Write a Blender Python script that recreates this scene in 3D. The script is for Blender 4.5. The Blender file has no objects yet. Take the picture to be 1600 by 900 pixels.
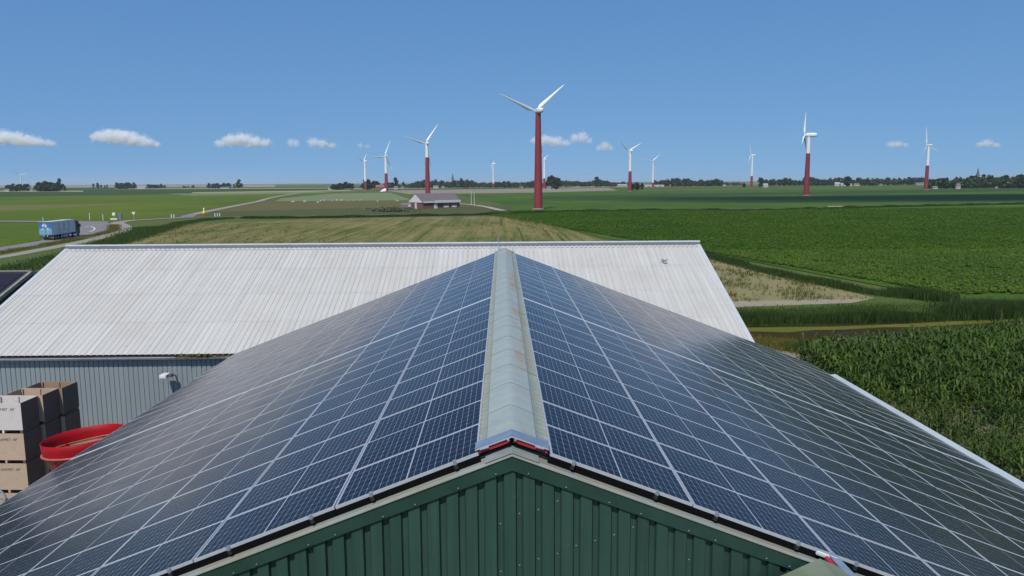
import bpy, math, random
import numpy as np
from mathutils import Matrix, Vector
random.seed(7)
RNG = np.random.default_rng(11)
rad = math.radians
scene = bpy.context.scene
col = scene.collection

# ------------------------------------------------------------------ camera
Z0 = 10.15                                   # height of the apex of the solar panel planes above the ground
FPX = 1185.0                                 # focal length in pixels of the 1600 px wide photograph
YAW, PIT, ROLL = rad(.7286), rad(7.9615), rad(-.3076)
CAM = np.array([-.0938, -8.1642, Z0 + 2.8517])
FW = np.array([math.sin(YAW) * math.cos(PIT), math.cos(YAW) * math.cos(PIT), -math.sin(PIT)])
RT = np.array([math.cos(YAW), -math.sin(YAW), 0.0])
UP = np.cross(RT, FW)
R2 = math.cos(ROLL) * RT + math.sin(ROLL) * UP
U2 = -math.sin(ROLL) * RT + math.cos(ROLL) * UP
cd = bpy.data.cameras.new('camera')
cam = bpy.data.objects.new('camera', cd)
col.objects.link(cam)
cd.sensor_width = 36.0
cd.lens = FPX / 1600 * 36.0
cd.clip_start, cd.clip_end = .1, 60000
cam.matrix_world = Matrix(((R2[0], U2[0], -FW[0], CAM[0]), (R2[1], U2[1], -FW[1], CAM[1]),
                           (R2[2], U2[2], -FW[2], CAM[2]), (0, 0, 0, 1)))
scene.camera = cam

# ------------------------------------------------------------------ sky and sun
SUN_EL, SUN_AZ = rad(54), rad(180 + 17)      # behind the camera, a little to the left
w = bpy.data.worlds.new('World')
scene.world = w
w.use_nodes = True
wn, wl = w.node_tree.nodes, w.node_tree.links
wn.clear()
sky = wn.new('ShaderNodeTexSky')
sky.sky_type = 'NISHITA'
sky.sun_disc = False
sky.sun_elevation = SUN_EL
sky.sun_rotation = SUN_AZ
sky.altitude = 0
sky.air_density, sky.dust_density, sky.ozone_density = 1.0, 0.0, 6.0
tint = wn.new('ShaderNodeMix'); tint.data_type = 'RGBA'; tint.blend_type = 'MULTIPLY'
tint.inputs[0].default_value = 1.0
tint.inputs[7].default_value = (1.00, 1.45, 2.62, 1)
bgn = wn.new('ShaderNodeBackground')
bgn.inputs['Strength'].default_value = .147
wout = wn.new('ShaderNodeOutputWorld')
wtc = wn.new('ShaderNodeTexCoord'); wup = wn.new('ShaderNodeVectorMath'); wup.operation = 'ADD'
wup.inputs[1].default_value = (0, 0, .22)    # clear dry air: no bright haze band low on the horizon
wl.new(wtc.outputs['Generated'], wup.inputs[0]); wl.new(wup.outputs[0], sky.inputs[0])
wsep, wcom = wn.new('ShaderNodeSeparateColor'), wn.new('ShaderNodeCombineColor')
wl.new(sky.outputs[0], wsep.inputs[0])
for i, g in enumerate((1.0, .75, .45)):      # the even deep blue of the photograph's sky
    pw = wn.new('ShaderNodeMath'); pw.operation = 'POWER'; pw.inputs[1].default_value = g
    wl.new(wsep.outputs[i], pw.inputs[0]); wl.new(pw.outputs[0], wcom.inputs[i])
wl.new(wcom.outputs[0], tint.inputs[6]); wl.new(tint.outputs[2], bgn.inputs[0]); wl.new(bgn.outputs[0], wout.inputs[0])
sd = bpy.data.lights.new('sun', 'SUN')
sd.energy, sd.angle, sd.color = 4.9, rad(.53), (1.0, .94, .83)
sun = bpy.data.objects.new('sun', sd)
col.objects.link(sun)
sdir = Vector((math.sin(SUN_AZ) * math.cos(SUN_EL), math.cos(SUN_AZ) * math.cos(SUN_EL), math.sin(SUN_EL)))
sun.rotation_euler = sdir.to_track_quat('Z', 'Y').to_euler()
sun.location = (-20, -40, 60)
vs = scene.view_settings
vs.view_transform, vs.look, vs.exposure, vs.gamma = 'Standard', 'None', -.28, 1.0
scene.render.film_transparent = False
scene.cycles.max_bounces = 8

# ------------------------------------------------------------------ points on the ground seen at a pixel of the photograph
def ray(px, py): return FW + (px - 800) / FPX * R2 - (py - 450) / FPX * U2
def at_z(px, py, z=0.0):
    d = ray(px, py); return CAM + d * (z - CAM[2]) / d[2]
def at_y(px, py, y):
    d = ray(px, py); return CAM + d * (y - CAM[1]) / d[1]

# ------------------------------------------------------------------ mesh helpers
class MB:
    def __init__(s): s.v, s.f = [], []
    def add(s, vs_, fs):
        n = len(s.v); s.v += [tuple(map(float, p)) for p in vs_]; s.f += [tuple(i + n for i in q) for q in fs]; return s
    def box(s, x0, x1, y0, y1, z0, z1):
        return s.add([(x0, y0, z0), (x1, y0, z0), (x1, y1, z0), (x0, y1, z0), (x0, y0, z1), (x1, y0, z1), (x1, y1, z1), (x0, y1, z1)],
                     [(0, 3, 2, 1), (4, 5, 6, 7), (0, 1, 5, 4), (1, 2, 6, 5), (2, 3, 7, 6), (3, 0, 4, 7)])
    def hexa(s, b, t):                        # bottom and top quads, both counter-clockwise from above
        return s.add(list(b) + list(t), [(0, 3, 2, 1), (4, 5, 6, 7), (0, 1, 5, 4), (1, 2, 6, 5), (2, 3, 7, 6), (3, 0, 4, 7)])
    def loft(s, rings, cap=True, close=True):
        n = len(rings[0]); vv = [p for r in rings for p in r]; ff = []
        for i in range(len(rings) - 1):
            for j in range(n if close else n - 1):
                k = (j + 1) % n
                ff.append((i * n + j, i * n + k, (i + 1) * n + k, (i + 1) * n + j))
        if cap:
            ff.append(tuple(range(n - 1, -1, -1))); m = (len(rings) - 1) * n
            ff.append(tuple(range(m, m + n)))
        return s.add(vv, ff)
    def tube(s, p, q, r0, r1=None, n=8):
        r1 = r0 if r1 is None else r1
        p, q = Vector(p), Vector(q); d = (q - p).normalized()
        a = d.orthogonal().normalized(); b = d.cross(a)
        ring = lambda c, r: [c + (a * math.cos(t * 2 * math.pi / n) + b * math.sin(t * 2 * math.pi / n)) * r for t in range(n)]
        return s.loft([ring(p, r0), ring(q, r1)])
    def lathe(s, prof, n=24, cx=0, cy=0, cap=False):
        return s.loft([[(cx + r * math.cos(2 * math.pi * k / n), cy + r * math.sin(2 * math.pi * k / n), z) for k in range(n)] for r, z in prof], cap=cap)
    def build(s, name, m, parent=None, smooth=False):
        me = bpy.data.meshes.new(name); me.from_pydata(s.v, [], s.f); me.update()
        return link(name, me, m, parent, smooth)
def link(name, me, m, parent=None, smooth=False):
    if m is not None and not me.materials: me.materials.append(m)
    if smooth: me.polygons.foreach_set('use_smooth', [True] * len(me.polygons))
    o = bpy.data.objects.new(name, me); col.objects.link(o)
    if parent is not None: o.parent = parent
    return o
def mesh_np(name, V, Q, m, parent=None):
    V = np.ascontiguousarray(V, dtype=np.float32); Q = np.ascontiguousarray(Q, dtype=np.int32); k = Q.shape[1]
    me = bpy.data.meshes.new(name)
    me.vertices.add(len(V)); me.vertices.foreach_set('co', V.ravel())
    me.loops.add(Q.size); me.loops.foreach_set('vertex_index', Q.ravel())
    me.polygons.add(len(Q)); me.polygons.foreach_set('loop_start', np.arange(0, Q.size, k, dtype=np.int32))
    me.update(calc_edges=True)
    return link(name, me, m, parent)
ORD = 'first second third fourth fifth sixth seventh eighth ninth tenth eleventh twelfth thirteenth fourteenth fifteenth sixteenth'.split()
def tag(o, label=None, cat=None, group=None, kind=None):
    if label: o['label'] = label
    if cat: o['category'] = cat
    if group: o['group'] = group
    if kind: o['kind'] = kind
    return o
def thing(name, label, cat, loc=(0, 0, 0), rz=0, group=None):
    o = bpy.data.objects.new(name, None); col.objects.link(o); o.empty_display_size = .2
    o.location = loc; o.rotation_euler = (0, 0, rz)
    return tag(o, label, cat, group)
def copy_tree(o, parent=None):
    c = o.copy(); col.objects.link(c); c.parent = parent
    for ch in list(o.children): copy_tree(ch, c)
    return c

# ------------------------------------------------------------------ material helpers
class N:
    def __init__(s, name):
        s.m = bpy.data.materials.new(name); s.m.use_nodes = True; s.t = s.m.node_tree; s.t.nodes.clear()
        s.out = s.t.nodes.new('ShaderNodeOutputMaterial'); s.b = s.t.nodes.new('ShaderNodeBsdfPrincipled')
        s.t.links.new(s.b.outputs[0], s.out.inputs[0])
    def n(s, kind, **kw):
        x = s.t.nodes.new(kind)
        for k, v in kw.items(): setattr(x, k, v)
        return x
    def put(s, sock, v):
        if hasattr(v, 'is_output') or isinstance(v, bpy.types.NodeSocket): s.t.links.new(v, sock)
        elif isinstance(v, (tuple, list)) and len(v) == 3 and sock.type == 'RGBA': sock.default_value = (*v, 1)
        else: sock.default_value = v
    def math(s, op, a, b=0.0, c=0.0):
        x = s.n('ShaderNodeMath', operation=op)
        for i, v in enumerate((a, b, c)): s.put(x.inputs[i], v)
        return x.outputs[0]
    def mix(s, f, a, b, blend='MIX'):
        x = s.n('ShaderNodeMix', data_type='RGBA', blend_type=blend)
        s.put(x.inputs[0], f); s.put(x.inputs[6], a); s.put(x.inputs[7], b)
        return x.outputs[2]
    def noise(s, vec, scale, detail=4, rough=.55, dist=0.0):
        x = s.n('ShaderNodeTexNoise'); s.put(x.inputs['Vector'], vec)
        x.inputs['Scale'].default_value = scale; x.inputs['Detail'].default_value = detail
        x.inputs['Roughness'].default_value = rough; x.inputs['Distortion'].default_value = dist
        return x.outputs[0]
    def ramp(s, v, lo, hi):
        x = s.n('ShaderNodeMapRange'); x.clamp = True; s.put(x.inputs[0], v)
        x.inputs[1].default_value, x.inputs[2].default_value = lo, hi
        return x.outputs[0]
    def pos(s): return s.n('ShaderNodeNewGeometry').outputs['Position']
    def obj(s): return s.n('ShaderNodeTexCoord').outputs['Object']
    def rnd(s): return s.n('ShaderNodeObjectInfo').outputs['Random']
    def mapped(s, vec, scale=(1, 1, 1), rz=0, loc=(0, 0, 0)):
        x = s.n('ShaderNodeMapping'); s.put(x.inputs[0], vec); x.inputs['Scale'].default_value = scale
        x.inputs['Rotation'].default_value = (0, 0, rz); x.inputs['Location'].default_value = loc
        return x.outputs[0]
    def xyz(s, vec):
        x = s.n('ShaderNodeSeparateXYZ'); s.put(x.inputs[0], vec); return x.outputs
    def bump(s, h, strength, dist=.01):
        x = s.n('ShaderNodeBump'); x.inputs['Strength'].default_value = strength; x.inputs['Distance'].default_value = dist
        s.put(x.inputs['Height'], h); s.t.links.new(x.outputs[0], s.b.inputs['Normal'])
    def fin(s, c, rough=.6, metal=0.0, spec=.5):
        s.put(s.b.inputs['Base Color'], c); s.put(s.b.inputs['Roughness'], rough); s.put(s.b.inputs['Metallic'], metal)
        s.b.inputs['Specular IOR Level'].default_value = spec
        return s.m
MC = {}
def plain(name, c, rough=.6, metal=0.0, var=.25, scale=3.0, c2=None, bump=0.0, spec=.5, stretch=(1, 1, 1), space='obj', rndvar=0.0):
    if name in MC: return MC[name]
    k = N(name); v = k.mapped(k.obj() if space == 'obj' else k.pos(), stretch)
    n1 = k.noise(v, scale, 6, .6)
    c2 = c2 or tuple(x * (1 - var) for x in c)
    cc = k.mix(k.ramp(n1, .3, .72), c, c2)
    if rndvar:
        f = k.math('MULTIPLY_ADD', k.rnd(), 2 * rndvar, 1 - rndvar)
        g = k.n('ShaderNodeCombineColor')
        for i in range(3): k.put(g.inputs[i], f)
        cc = k.mix(1.0, cc, g.outputs[0], 'MULTIPLY')
    if bump: k.bump(k.noise(v, scale * 6, 4), bump)
    MC[name] = k.fin(cc, rough, metal, spec); return MC[name]

def field_mat(name, c1, c2, big=.02, fine=.8, rz=0.0, stripe=0.0, swidth=6.0, c3=None, bumpd=.15, contrast=.5, rough=.95):
    k = N(name); P = k.pos()
    nb = k.noise(k.mapped(P, (1, 1, 1)), big, 5, .6, .6)
    nf = k.noise(P, fine, 5, .7)
    st = k.noise(k.mapped(P, (1, .06, 1), rz), .22, 4, .6)
    f = k.math('ADD', k.math('MULTIPLY', nb, .45), k.math('ADD', k.math('MULTIPLY', nf, .35), k.math('MULTIPLY', st, .2)))
    c = k.mix(k.ramp(f, .5 - .16 / max(contrast, .05) * .5, .5 + .16 / max(contrast, .05) * .5), c1, c2)
    if stripe:
        x = k.xyz(k.mapped(P, (1, 1, 1), rz))[0]
        wob = k.math('ADD', x, k.math('MULTIPLY', k.noise(P, .05, 2), 3.0))
        s1 = k.math('SINE', k.math('MULTIPLY', wob, 2 * math.pi / swidth))
        s2 = k.math('SINE', k.math('MULTIPLY', wob, 2 * math.pi / (swidth * .37)))
        sm = k.math('MULTIPLY', k.ramp(k.math('ADD', s1, k.math('MULTIPLY', s2, .5)), .1, 1.1), k.ramp(nb, .3, .6))
        c = k.mix(k.math('MULTIPLY', sm, stripe), c, c3 or c2)
    k.bump(k.noise(P, fine * 2.0, 6, .75), .8, bumpd)
    return k.fin(c, rough, 0, .15)

def leaf_mat(name, c1, c2, c3=None, scale=.5, trans=.3):
    k = N(name); P = k.pos()
    c = k.mix(k.ramp(k.noise(P, scale, 4, .7), .35, .68), c1, c2)
    if c3: c = k.mix(k.math('MULTIPLY', k.ramp(k.noise(P, scale * 7, 3, .7), .56, .72), .8), c, c3)
    isl = k.n('ShaderNodeNewGeometry').outputs['Random Per Island']; gg = k.n('ShaderNodeCombineColor')
    for i_, (a_, b_) in enumerate(((.75, .65), (.60, .75), (.40, .65))): k.put(gg.inputs[i_], k.math('MULTIPLY_ADD', isl, a_, b_))
    c = k.mix(1.0, c, gg.outputs[0], 'MULTIPLY')
    k.fin(c, .55, 0, .3)
    t = k.n('ShaderNodeBsdfTranslucent'); k.put(t.inputs[0], k.mix(1.0, c, (1.0, 1.25, .45), 'MULTIPLY'))
    m = k.n('ShaderNodeMixShader'); m.inputs[0].default_value = trans
    k.t.links.new(k.b.outputs[0], m.inputs[1]); k.t.links.new(t.outputs[0], m.inputs[2]); k.t.links.new(m.outputs[0], k.out.inputs[0])
    return k.m

ALU = plain('aluminium', (.44, .46, .50), .42, .1, .12, 5)
GALV = plain('galvanised_steel', (.40, .45, .52), .42, .5, .25, 8)
WHITE = plain('white_paint', (.78, .79, .80), .4, 0, .08, 2)
RED = plain('turbine_red', (.26, .032, .045), .5, 0, .22, .12)
DARK = plain('dark_rubber', (.012, .012, .014), .7, 0, .2, 6)
BLACK = plain('black_steel', (.02, .021, .023), .6, 0, .3, 6)  # near-black steel for rails, eave board and shed walls
GLASSD = plain('window_glass', (.02, .025, .03), .08, 0, .2, 2)

def panel_mat():
    k = N('solar_cells'); uv = k.xyz(k.n('ShaderNodeTexCoord').outputs['UV'])
    Lm, Wm, mg = 1733.0, 1035.0, 13.0
    um = k.math('MULTIPLY', uv[0], Lm); vm = k.math('MULTIPLY', uv[1], Wm)
    du = lambda pitch, off: k.math('ABSOLUTE', k.math('SUBTRACT', k.math('MULTIPLY', k.math('SUBTRACT', k.math('FRACT', k.math('ADD', k.math('DIVIDE', k.math('SUBTRACT', um, off), pitch), .5)), .5), pitch), 0.0))
    pu = (Lm - 2 * mg) / 20; pv = (Wm - 2 * mg) / 6
    d_half = du(pu, mg); d_full = du(pu * 2, mg)
    d_v = k.math('ABSOLUTE', k.math('MULTIPLY', k.math('SUBTRACT', k.math('FRACT', k.math('ADD', k.math('DIVIDE', k.math('SUBTRACT', vm, mg), pv), .5)), .5), pv))
    g1 = k.math('LESS_THAN', d_half, 1.7); g2 = k.math('LESS_THAN', d_v, 1.5)
    dia = k.math('LESS_THAN', k.math('ADD', d_full, d_v), 11.0)
    mid = k.math('LESS_THAN', k.math('ABSOLUTE', k.math('SUBTRACT', um, Lm / 2)), 9.0)
    e1 = k.math('GREATER_THAN', k.math('ABSOLUTE', k.math('SUBTRACT', um, Lm / 2)), Lm / 2 - mg)
    e2 = k.math('GREATER_THAN', k.math('ABSOLUTE', k.math('SUBTRACT', vm, Wm / 2)), Wm / 2 - mg)
    g = g1
    for x in (g2, dia, mid, e1, e2): g = k.math('MAXIMUM', g, x)
    cell = k.mix(k.rnd(), (.0035, .005, .014), (.005, .007, .018))
    cell = k.mix(k.math('MULTIPLY', k.ramp(k.noise(k.pos(), .6, 4, .6), .45, .75), .3), cell, (.014, .016, .026))
    c = k.mix(g, cell, (.34, .36, .41))
    dust = k.ramp(k.noise(k.pos(), 1.3, 5, .65), .3, .8)
    c = k.mix(k.math('MULTIPLY', k.ramp(k.noise(k.pos(), 7.0, 3, .55), .745, .77), .5), c, (.36, .36, .35))
    c = k.mix(k.math('MULTIPLY', k.ramp(k.noise(k.mapped(k.pos(), (1, 2.2, 1)), .8, 5, .65), .5, .8), .035), c, (.20, .19, .17))
    k.b.inputs['IOR'].default_value = 1.25
    return k.fin(c, k.math('MULTIPLY_ADD', dust, .10, .13), 0, .32)
PANEL = panel_mat()

def fibre_mat(name, c1, c2, lichen, amt, side=False):
    k = N(name); P = k.pos()
    c = k.mix(k.ramp(k.noise(k.mapped(P, (.6, 3, 1)), 1.6, 6, .65), .3, .75), c1, c2)
    n2 = k.noise(P, 5, 5, .7)
    c = k.mix(k.math('MULTIPLY', k.ramp(n2, .5, .75), .35), c, tuple(x * .7 for x in c1))
    m = k.ramp(k.noise(k.mapped(P, (1.5, .45, 1), 0, (3, 7.5, 0)), 1.1, 4, .6), .44, .56)
    m = k.math('MULTIPLY', m, k.ramp(k.noise(P, 14, 4, .7), .35, .6))
    if side: m = k.math('MULTIPLY', m, k.ramp(k.xyz(P)[0], .08, .16))
    c = k.mix(k.math('MULTIPLY', m, amt), c, lichen)
    k.bump(k.noise(P, 40, 4), .15)
    return k.fin(c, .85, 0, .25)
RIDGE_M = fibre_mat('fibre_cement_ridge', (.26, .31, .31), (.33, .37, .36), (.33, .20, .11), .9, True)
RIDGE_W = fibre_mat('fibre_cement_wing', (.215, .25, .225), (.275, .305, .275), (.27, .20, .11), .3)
VERGE_M = fibre_mat('weathered_verge', (.175, .20, .19), (.275, .295, .28), (.30, .19, .05), .3)
SHEET_M = plain('roof_fibre_sheet', (.27, .30, .26), .85, 0, .3, 2)
def green_mat():
    k = N('green_coated_steel'); P = k.pos()
    st = k.noise(k.mapped(P, (14, 14, .5)), 1.0, 5, .6); bl = k.noise(P, 1.1, 5, .65)
    c = k.mix(k.ramp(st, .35, .7), (.021, .052, .042), (.032, .075, .061))
    c = k.mix(k.math('MULTIPLY', k.ramp(bl, .4, .7), .6), c, (.018, .043, .037))
    c = k.mix(k.math('MULTIPLY', k.ramp(k.noise(k.mapped(P, (5, 5, 3)), 4.0, 3, .5), .70, .76), .35), c, (.16, .19, .18))
    f = k.math('MULTIPLY_ADD', k.rnd(), .35, .85); g = k.n('ShaderNodeCombineColor')
    for i_ in range(3): k.put(g.inputs[i_], f)
    k.bump(k.noise(k.mapped(P, (3, 3, 1)), 1.5, 3), .25, .02)
    return k.fin(k.mix(1.0, c, g.outputs[0], 'MULTIPLY'), k.math('MULTIPLY_ADD', bl, .3, .28), 0, .5)
GREEN_M = green_mat()
GREEN_F = plain('green_fascia_steel', (.024, .064, .052), .42, 0, .35, 2.5)
REDSTRIP = plain('red_foam_filler', (.40, .018, .035), .7, 0, .4, 9)
BLUEMET = plain('zinc_flashing', (.24, .315, .41), .38, .3, .3, 6)

# ------------------------------------------------------------------ the ground and its fields
GM = field_mat('meadow_grass', (.066, .098, .018), (.105, .118, .028), .015, .5)
mesh_np('ground', np.array([[-15000, -1500, 0], [15000, -1500, 0], [15000, 15000, 0], [-15000, 15000, 0]]), np.array([[0, 1, 2, 3]]), GM)['kind'] = 'structure'
LAYER = [0]
def sheet(name, pts, m, step=.004, world=False, z=None):
    LAYER[0] += 1
    z = LAYER[0] * step if z is None else z
    P = [(p[0], p[1], z) if world else (*at_z(p[0], p[1])[:2], z) for p in pts]
    a = sum(P[i][0] * P[(i + 1) % len(P)][1] - P[(i + 1) % len(P)][0] * P[i][1] for i in range(len(P)))
    if a < 0: P.reverse()
    me = bpy.data.meshes.new(name); me.from_pydata(P, [], [tuple(range(len(P)))]); me.update()
    o = link(name, me, m); o['kind'] = 'structure'; return o
def smooth_line(pts, n=8):
    P = [np.array(p, float) for p in pts]; out = []
    for i in range(len(P) - 1):
        a, b, c, d = P[max(i - 1, 0)], P[i], P[i + 1], P[min(i + 2, len(P) - 1)]
        for t in np.arange(n) / n:
            out.append(.5 * (2 * b + (c - a) * t + (2 * a - 5 * b + 4 * c - d) * t * t + (3 * b - a - 3 * c + d) * t ** 3))
    return out + [P[-1]]
def ribbon(name, pts, width, m, z, n=8):
    L = smooth_line([at_z(*p)[:2] for p in pts], n); V = []; Fq = []
    for i, p in enumerate(L):
        t = L[min(i + 1, len(L) - 1)] - L[max(i - 1, 0)]; t /= np.linalg.norm(t) + 1e-9
        wd = width[0] + (width[1] - width[0]) * i / (len(L) - 1) if isinstance(width, tuple) else width
        nn = np.array([-t[1], t[0]]) * wd / 2
        V += [(*(p + nn), z), (*(p - nn), z)]
        if i: Fq.append((2 * i - 2, 2 * i - 1, 2 * i + 1, 2 * i))
    o = mesh_np(name, np.array(V), np.array(Fq), m); o['kind'] = 'structure'; return o

crop = field_mat('crop_green', (.036, .082, .007), (.074, .124, .010), .012, .6, rz=rad(60), contrast=.9)
crop2 = field_mat('crop_dark', (.030, .060, .012), (.046, .078, .014), .01, .3)
crop3 = field_mat('crop_fresh', (.056, .100, .005), (.110, .142, .007), .008, .3, contrast=1.0, rz=rad(20), stripe=.4, swidth=22, c3=(.105, .13, .015))
olive = field_mat('olive_pasture', (.085, .085, .030), (.065, .082, .022), .02, .3)
brown = field_mat('brown_pasture', (.130, .100, .036), (.105, .100, .028), .012, .3)
pale = field_mat('pale_green_field', (.145, .185, .085), (.165, .20, .095), .01, .3)
soil = field_mat('bare_soil_field', (.22, .185, .145), (.26, .22, .17), .006, .3)
straw = field_mat('straw_field', (.33, .28, .15), (.28, .25, .14), .006, .3)
def meadow_mat():
    k = N('mown_meadow'); P = k.pos(); Q_ = k.mapped(P, (1, .035, 1), rad(-12.6))
    s1 = k.noise(Q_, .42, 4, .65, .3); s2 = k.noise(k.mapped(P, (1, .10, 1), rad(-12.6), (5, 3, 0)), 1.5, 4, .7); b = k.noise(P, .035, 4, .6, .5); f = k.noise(P, 1.3, 4, .75)
    v = k.math('ADD', k.math('ADD', k.math('MULTIPLY', s1, .42), k.math('MULTIPLY', s2, .2)), k.math('ADD', k.math('MULTIPLY', b, .24), k.math('MULTIPLY', f, .18)))
    c = k.mix(k.ramp(v, .44, .58), (.078, .100, .020), (.215, .178, .070))
    tr_ = k.ramp(k.noise(k.mapped(P, (1, .015, 1), rad(-12.6), (9, 0, 0)), .9, 2, .5), .60, .66)
    c = k.mix(k.math('MULTIPLY', tr_, .75), c, (.048, .075, .014))
    c = k.mix(k.math('MULTIPLY', k.ramp(k.noise(P, .25, 4, .7), .58, .68), .6), c, (.062, .090, .018))
    k.bump(k.noise(P, 1.2, 6, .75), .8, .15)
    return k.fin(c, .95, 0, .1)
stubble = meadow_mat()
dunes = field_mat('far_dunes', (.28, .22, .155), (.24, .20, .14), .002, .05)
tan = field_mat('dry_sand_patch', (.25, .205, .105), (.17, .165, .068), .22, 1.6, contrast=.8, bumpd=.06)
sand = field_mat('bare_sand', (.33, .275, .21), (.25, .21, .15), .4, 2.0, bumpd=.05)
grassy = field_mat('verge_grass', (.065, .105, .020), (.090, .115, .030), .08, 1.2, contrast=.8)
cornsoil = field_mat('maize_soil', (.20, .165, .11), (.14, .12, .08), .3, 2.5, bumpd=.06)
concrete = field_mat('yard_concrete', (.26, .255, .25), (.20, .195, .19), .2, 2.0, bumpd=.01, rough=.85)
asphalt = field_mat('road_asphalt', (.22, .20, .195), (.19, .175, .17), .05, .8, bumpd=.01, rough=.85)
cyclep = field_mat('cycle_path_paving', (.30, .265, .225), (.26, .23, .19), .05, .8, bumpd=.01, rough=.85)

sheet('field', [(-60, 290.8), (430, 288.6), (430, 293), (-60, 293.5)], dunes)
sheet('field', [(-60, 293.6), (540, 292), (560, 297.5), (-60, 309)], crop2)
sheet('field', [(-60, 297.6), (130, 298), (130, 299.6), (-60, 299.6)], straw)
sheet('field', [(180, 294.5), (560, 293.2), (560, 294.2), (180, 295.6)], straw)
sheet('field', [(-60, 309.5), (560, 297.6), (420, 309), (400, 314), (300, 331), (190, 346), (-60, 345)], crop3)
sheet('field', [(-60, 321), (120, 319.5), (230, 317), (100, 324.5), (-60, 332)], field_mat('yellowed_field', (.16, .14, .045), (.11, .125, .03), .02, .3))
sheet('field', [(260, 303), (470, 298), (520, 301), (300, 305.5)], pale)
sheet('field', [(300, 300.4), (540, 297), (560, 298.4), (300, 301.8)], straw)
sheet('field', [(-60, 349), (62, 349), (62, 376), (-60, 395)], crop3)
sheet('field', [(440, 310), (520, 302.5), (610, 301), (645, 313), (430, 314.5)], pale)
sheet('field', [(420, 315), (640, 314), (625, 336), (300, 341), (330, 330)], brown)
sheet('field', [(330, 331), (640, 323), (800, 321), (800, 333), (310, 341)], olive)
sheet('field', [(540, 292.6), (930, 288.4), (960, 291), (600, 297)], crop2)
sheet('field', [(530, 294.2), (700, 292.2), (830, 291), (830, 292.4), (540, 296.2)], soil)
sheet('field', [(600, 297.6), (950, 293.6), (965, 297.5), (840, 301), (640, 303.5)], soil)
sheet('field', [(760, 290.6), (1030, 288.2), (1150, 289.5), (900, 293)], straw)
sheet('field', [(715, 304), (1010, 297.5), (1010, 328), (815, 331), (800, 322)], crop)
sheet('field', [(960, 293.2), (1700, 288), (1700, 318), (1010, 327)], crop)
sheet('field', [(1040, 289.5), (1180, 288.5), (1240, 291), (960, 294)], brown)
sheet('field', [(840, 306.5), (1700, 292.5), (1700, 297), (840, 311)], crop2)
sheet('field', [(880, 317), (1700, 303), (1700, 308), (880, 321)], field_mat('crop_mid', (.050, .092, .012), (.070, .105, .016), .01, .3))
sheet('field', [(1000, 296.5), (1700, 289), (1700, 290.6), (1000, 298)], field_mat('crop_pale', (.085, .115, .030), (.10, .12, .035), .01, .3))
sheet('field', [(1293, 322.2), (1318, 321.8), (1318, 323.6), (1293, 324)], straw)
sheet('field', [(1160, 286.2), (1470, 284), (1470, 286), (1160, 288.4)], pale)
sheet('field', [(810, 335.5), (1000, 330), (1700, 319.5), (1700, 476), (1480, 467), (1110, 397), (940, 372)], crop)
sheet('field', [(100, 388), (290, 351), (470, 343.5), (800, 337), (840, 345), (960, 382), (960, 420), (100, 420)], stubble)
sheet('field', [(1095, 398), (1190, 424), (1372, 468), (1290, 476), (1100, 482)], tan)
sheet('verge_strip', [(1090, 474), (1190, 471.5), (1372, 468.5), (1330, 475), (1150, 483), (1090, 484)], sand)
sheet('verge_strip', [(1372, 466), (1700, 474), (1700, 500), (1130, 512), (1130, 482), (1330, 475)], grassy)
sheet('verge_strip', [(-60, 398), (110, 379.5), (200, 356), (300, 346), (290, 351), (180, 380), (-60, 460)], grassy)
for o in bpy.data.objects:
    if o.name.startswith('field'): o['label'] = 'flat farm field in the polder'

def water_mat():
    k = N('ditch_water'); P = k.pos()
    weed = k.ramp(k.noise(k.mapped(P, (.35, 1, 1)), .55, 5, .65), .30, .44)  # brown weed cover, also painting in the dark reflection of the reeds
    c = k.mix(weed, (.022, .018, .009), (.040, .033, .014))
    k.bump(k.noise(P, 3, 3), .05, .02)
    k.fin((.010, .009, .006), .07, 0, .4)
    df = k.n('ShaderNodeBsdfDiffuse'); k.put(df.inputs[0], c); mxs = k.n('ShaderNodeMixShader'); k.put(mxs.inputs[0], weed)
    k.t.links.new(k.b.outputs[0], mxs.inputs[1]); k.t.links.new(df.outputs[0], mxs.inputs[2]); k.t.links.new(mxs.outputs[0], k.out.inputs[0])
    return k.m
sheet('water', [(1130, 515), (1700, 492), (1700, 520), (1400, 534), (1290, 544), (1130, 536)], water_mat())
sheet('duckweed', [(1130, 514.5), (1300, 512.5), (1420, 508), (1700, 492), (1700, 496.5), (1440, 513), (1380, 513.5), (1320, 517), (1270, 518), (1230, 521.5), (1180, 520), (1130, 522)],
      field_mat('duckweed_green', (.125, .135, .018), (.085, .10, .016), .3, 2.5, bumpd=.01))
sheet('path', [(1130, 534), (1210, 535), (1275, 548), (1285, 575), (1330, 640), (1100, 640)], plain('dirt_path', (.25, .21, .17), .9, 0, .3, .4, space='pos'))
sheet('corn_ground', [(20.2, 8), (80, 8), (80, 61.5), (26, 52.5), (22, 49)], cornsoil, world=True)
sheet('yard', [(-60, -10), (-11, -10), (-11, 26.3), (-26, 26.3), (-60, 30)], concrete, world=True)

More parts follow.
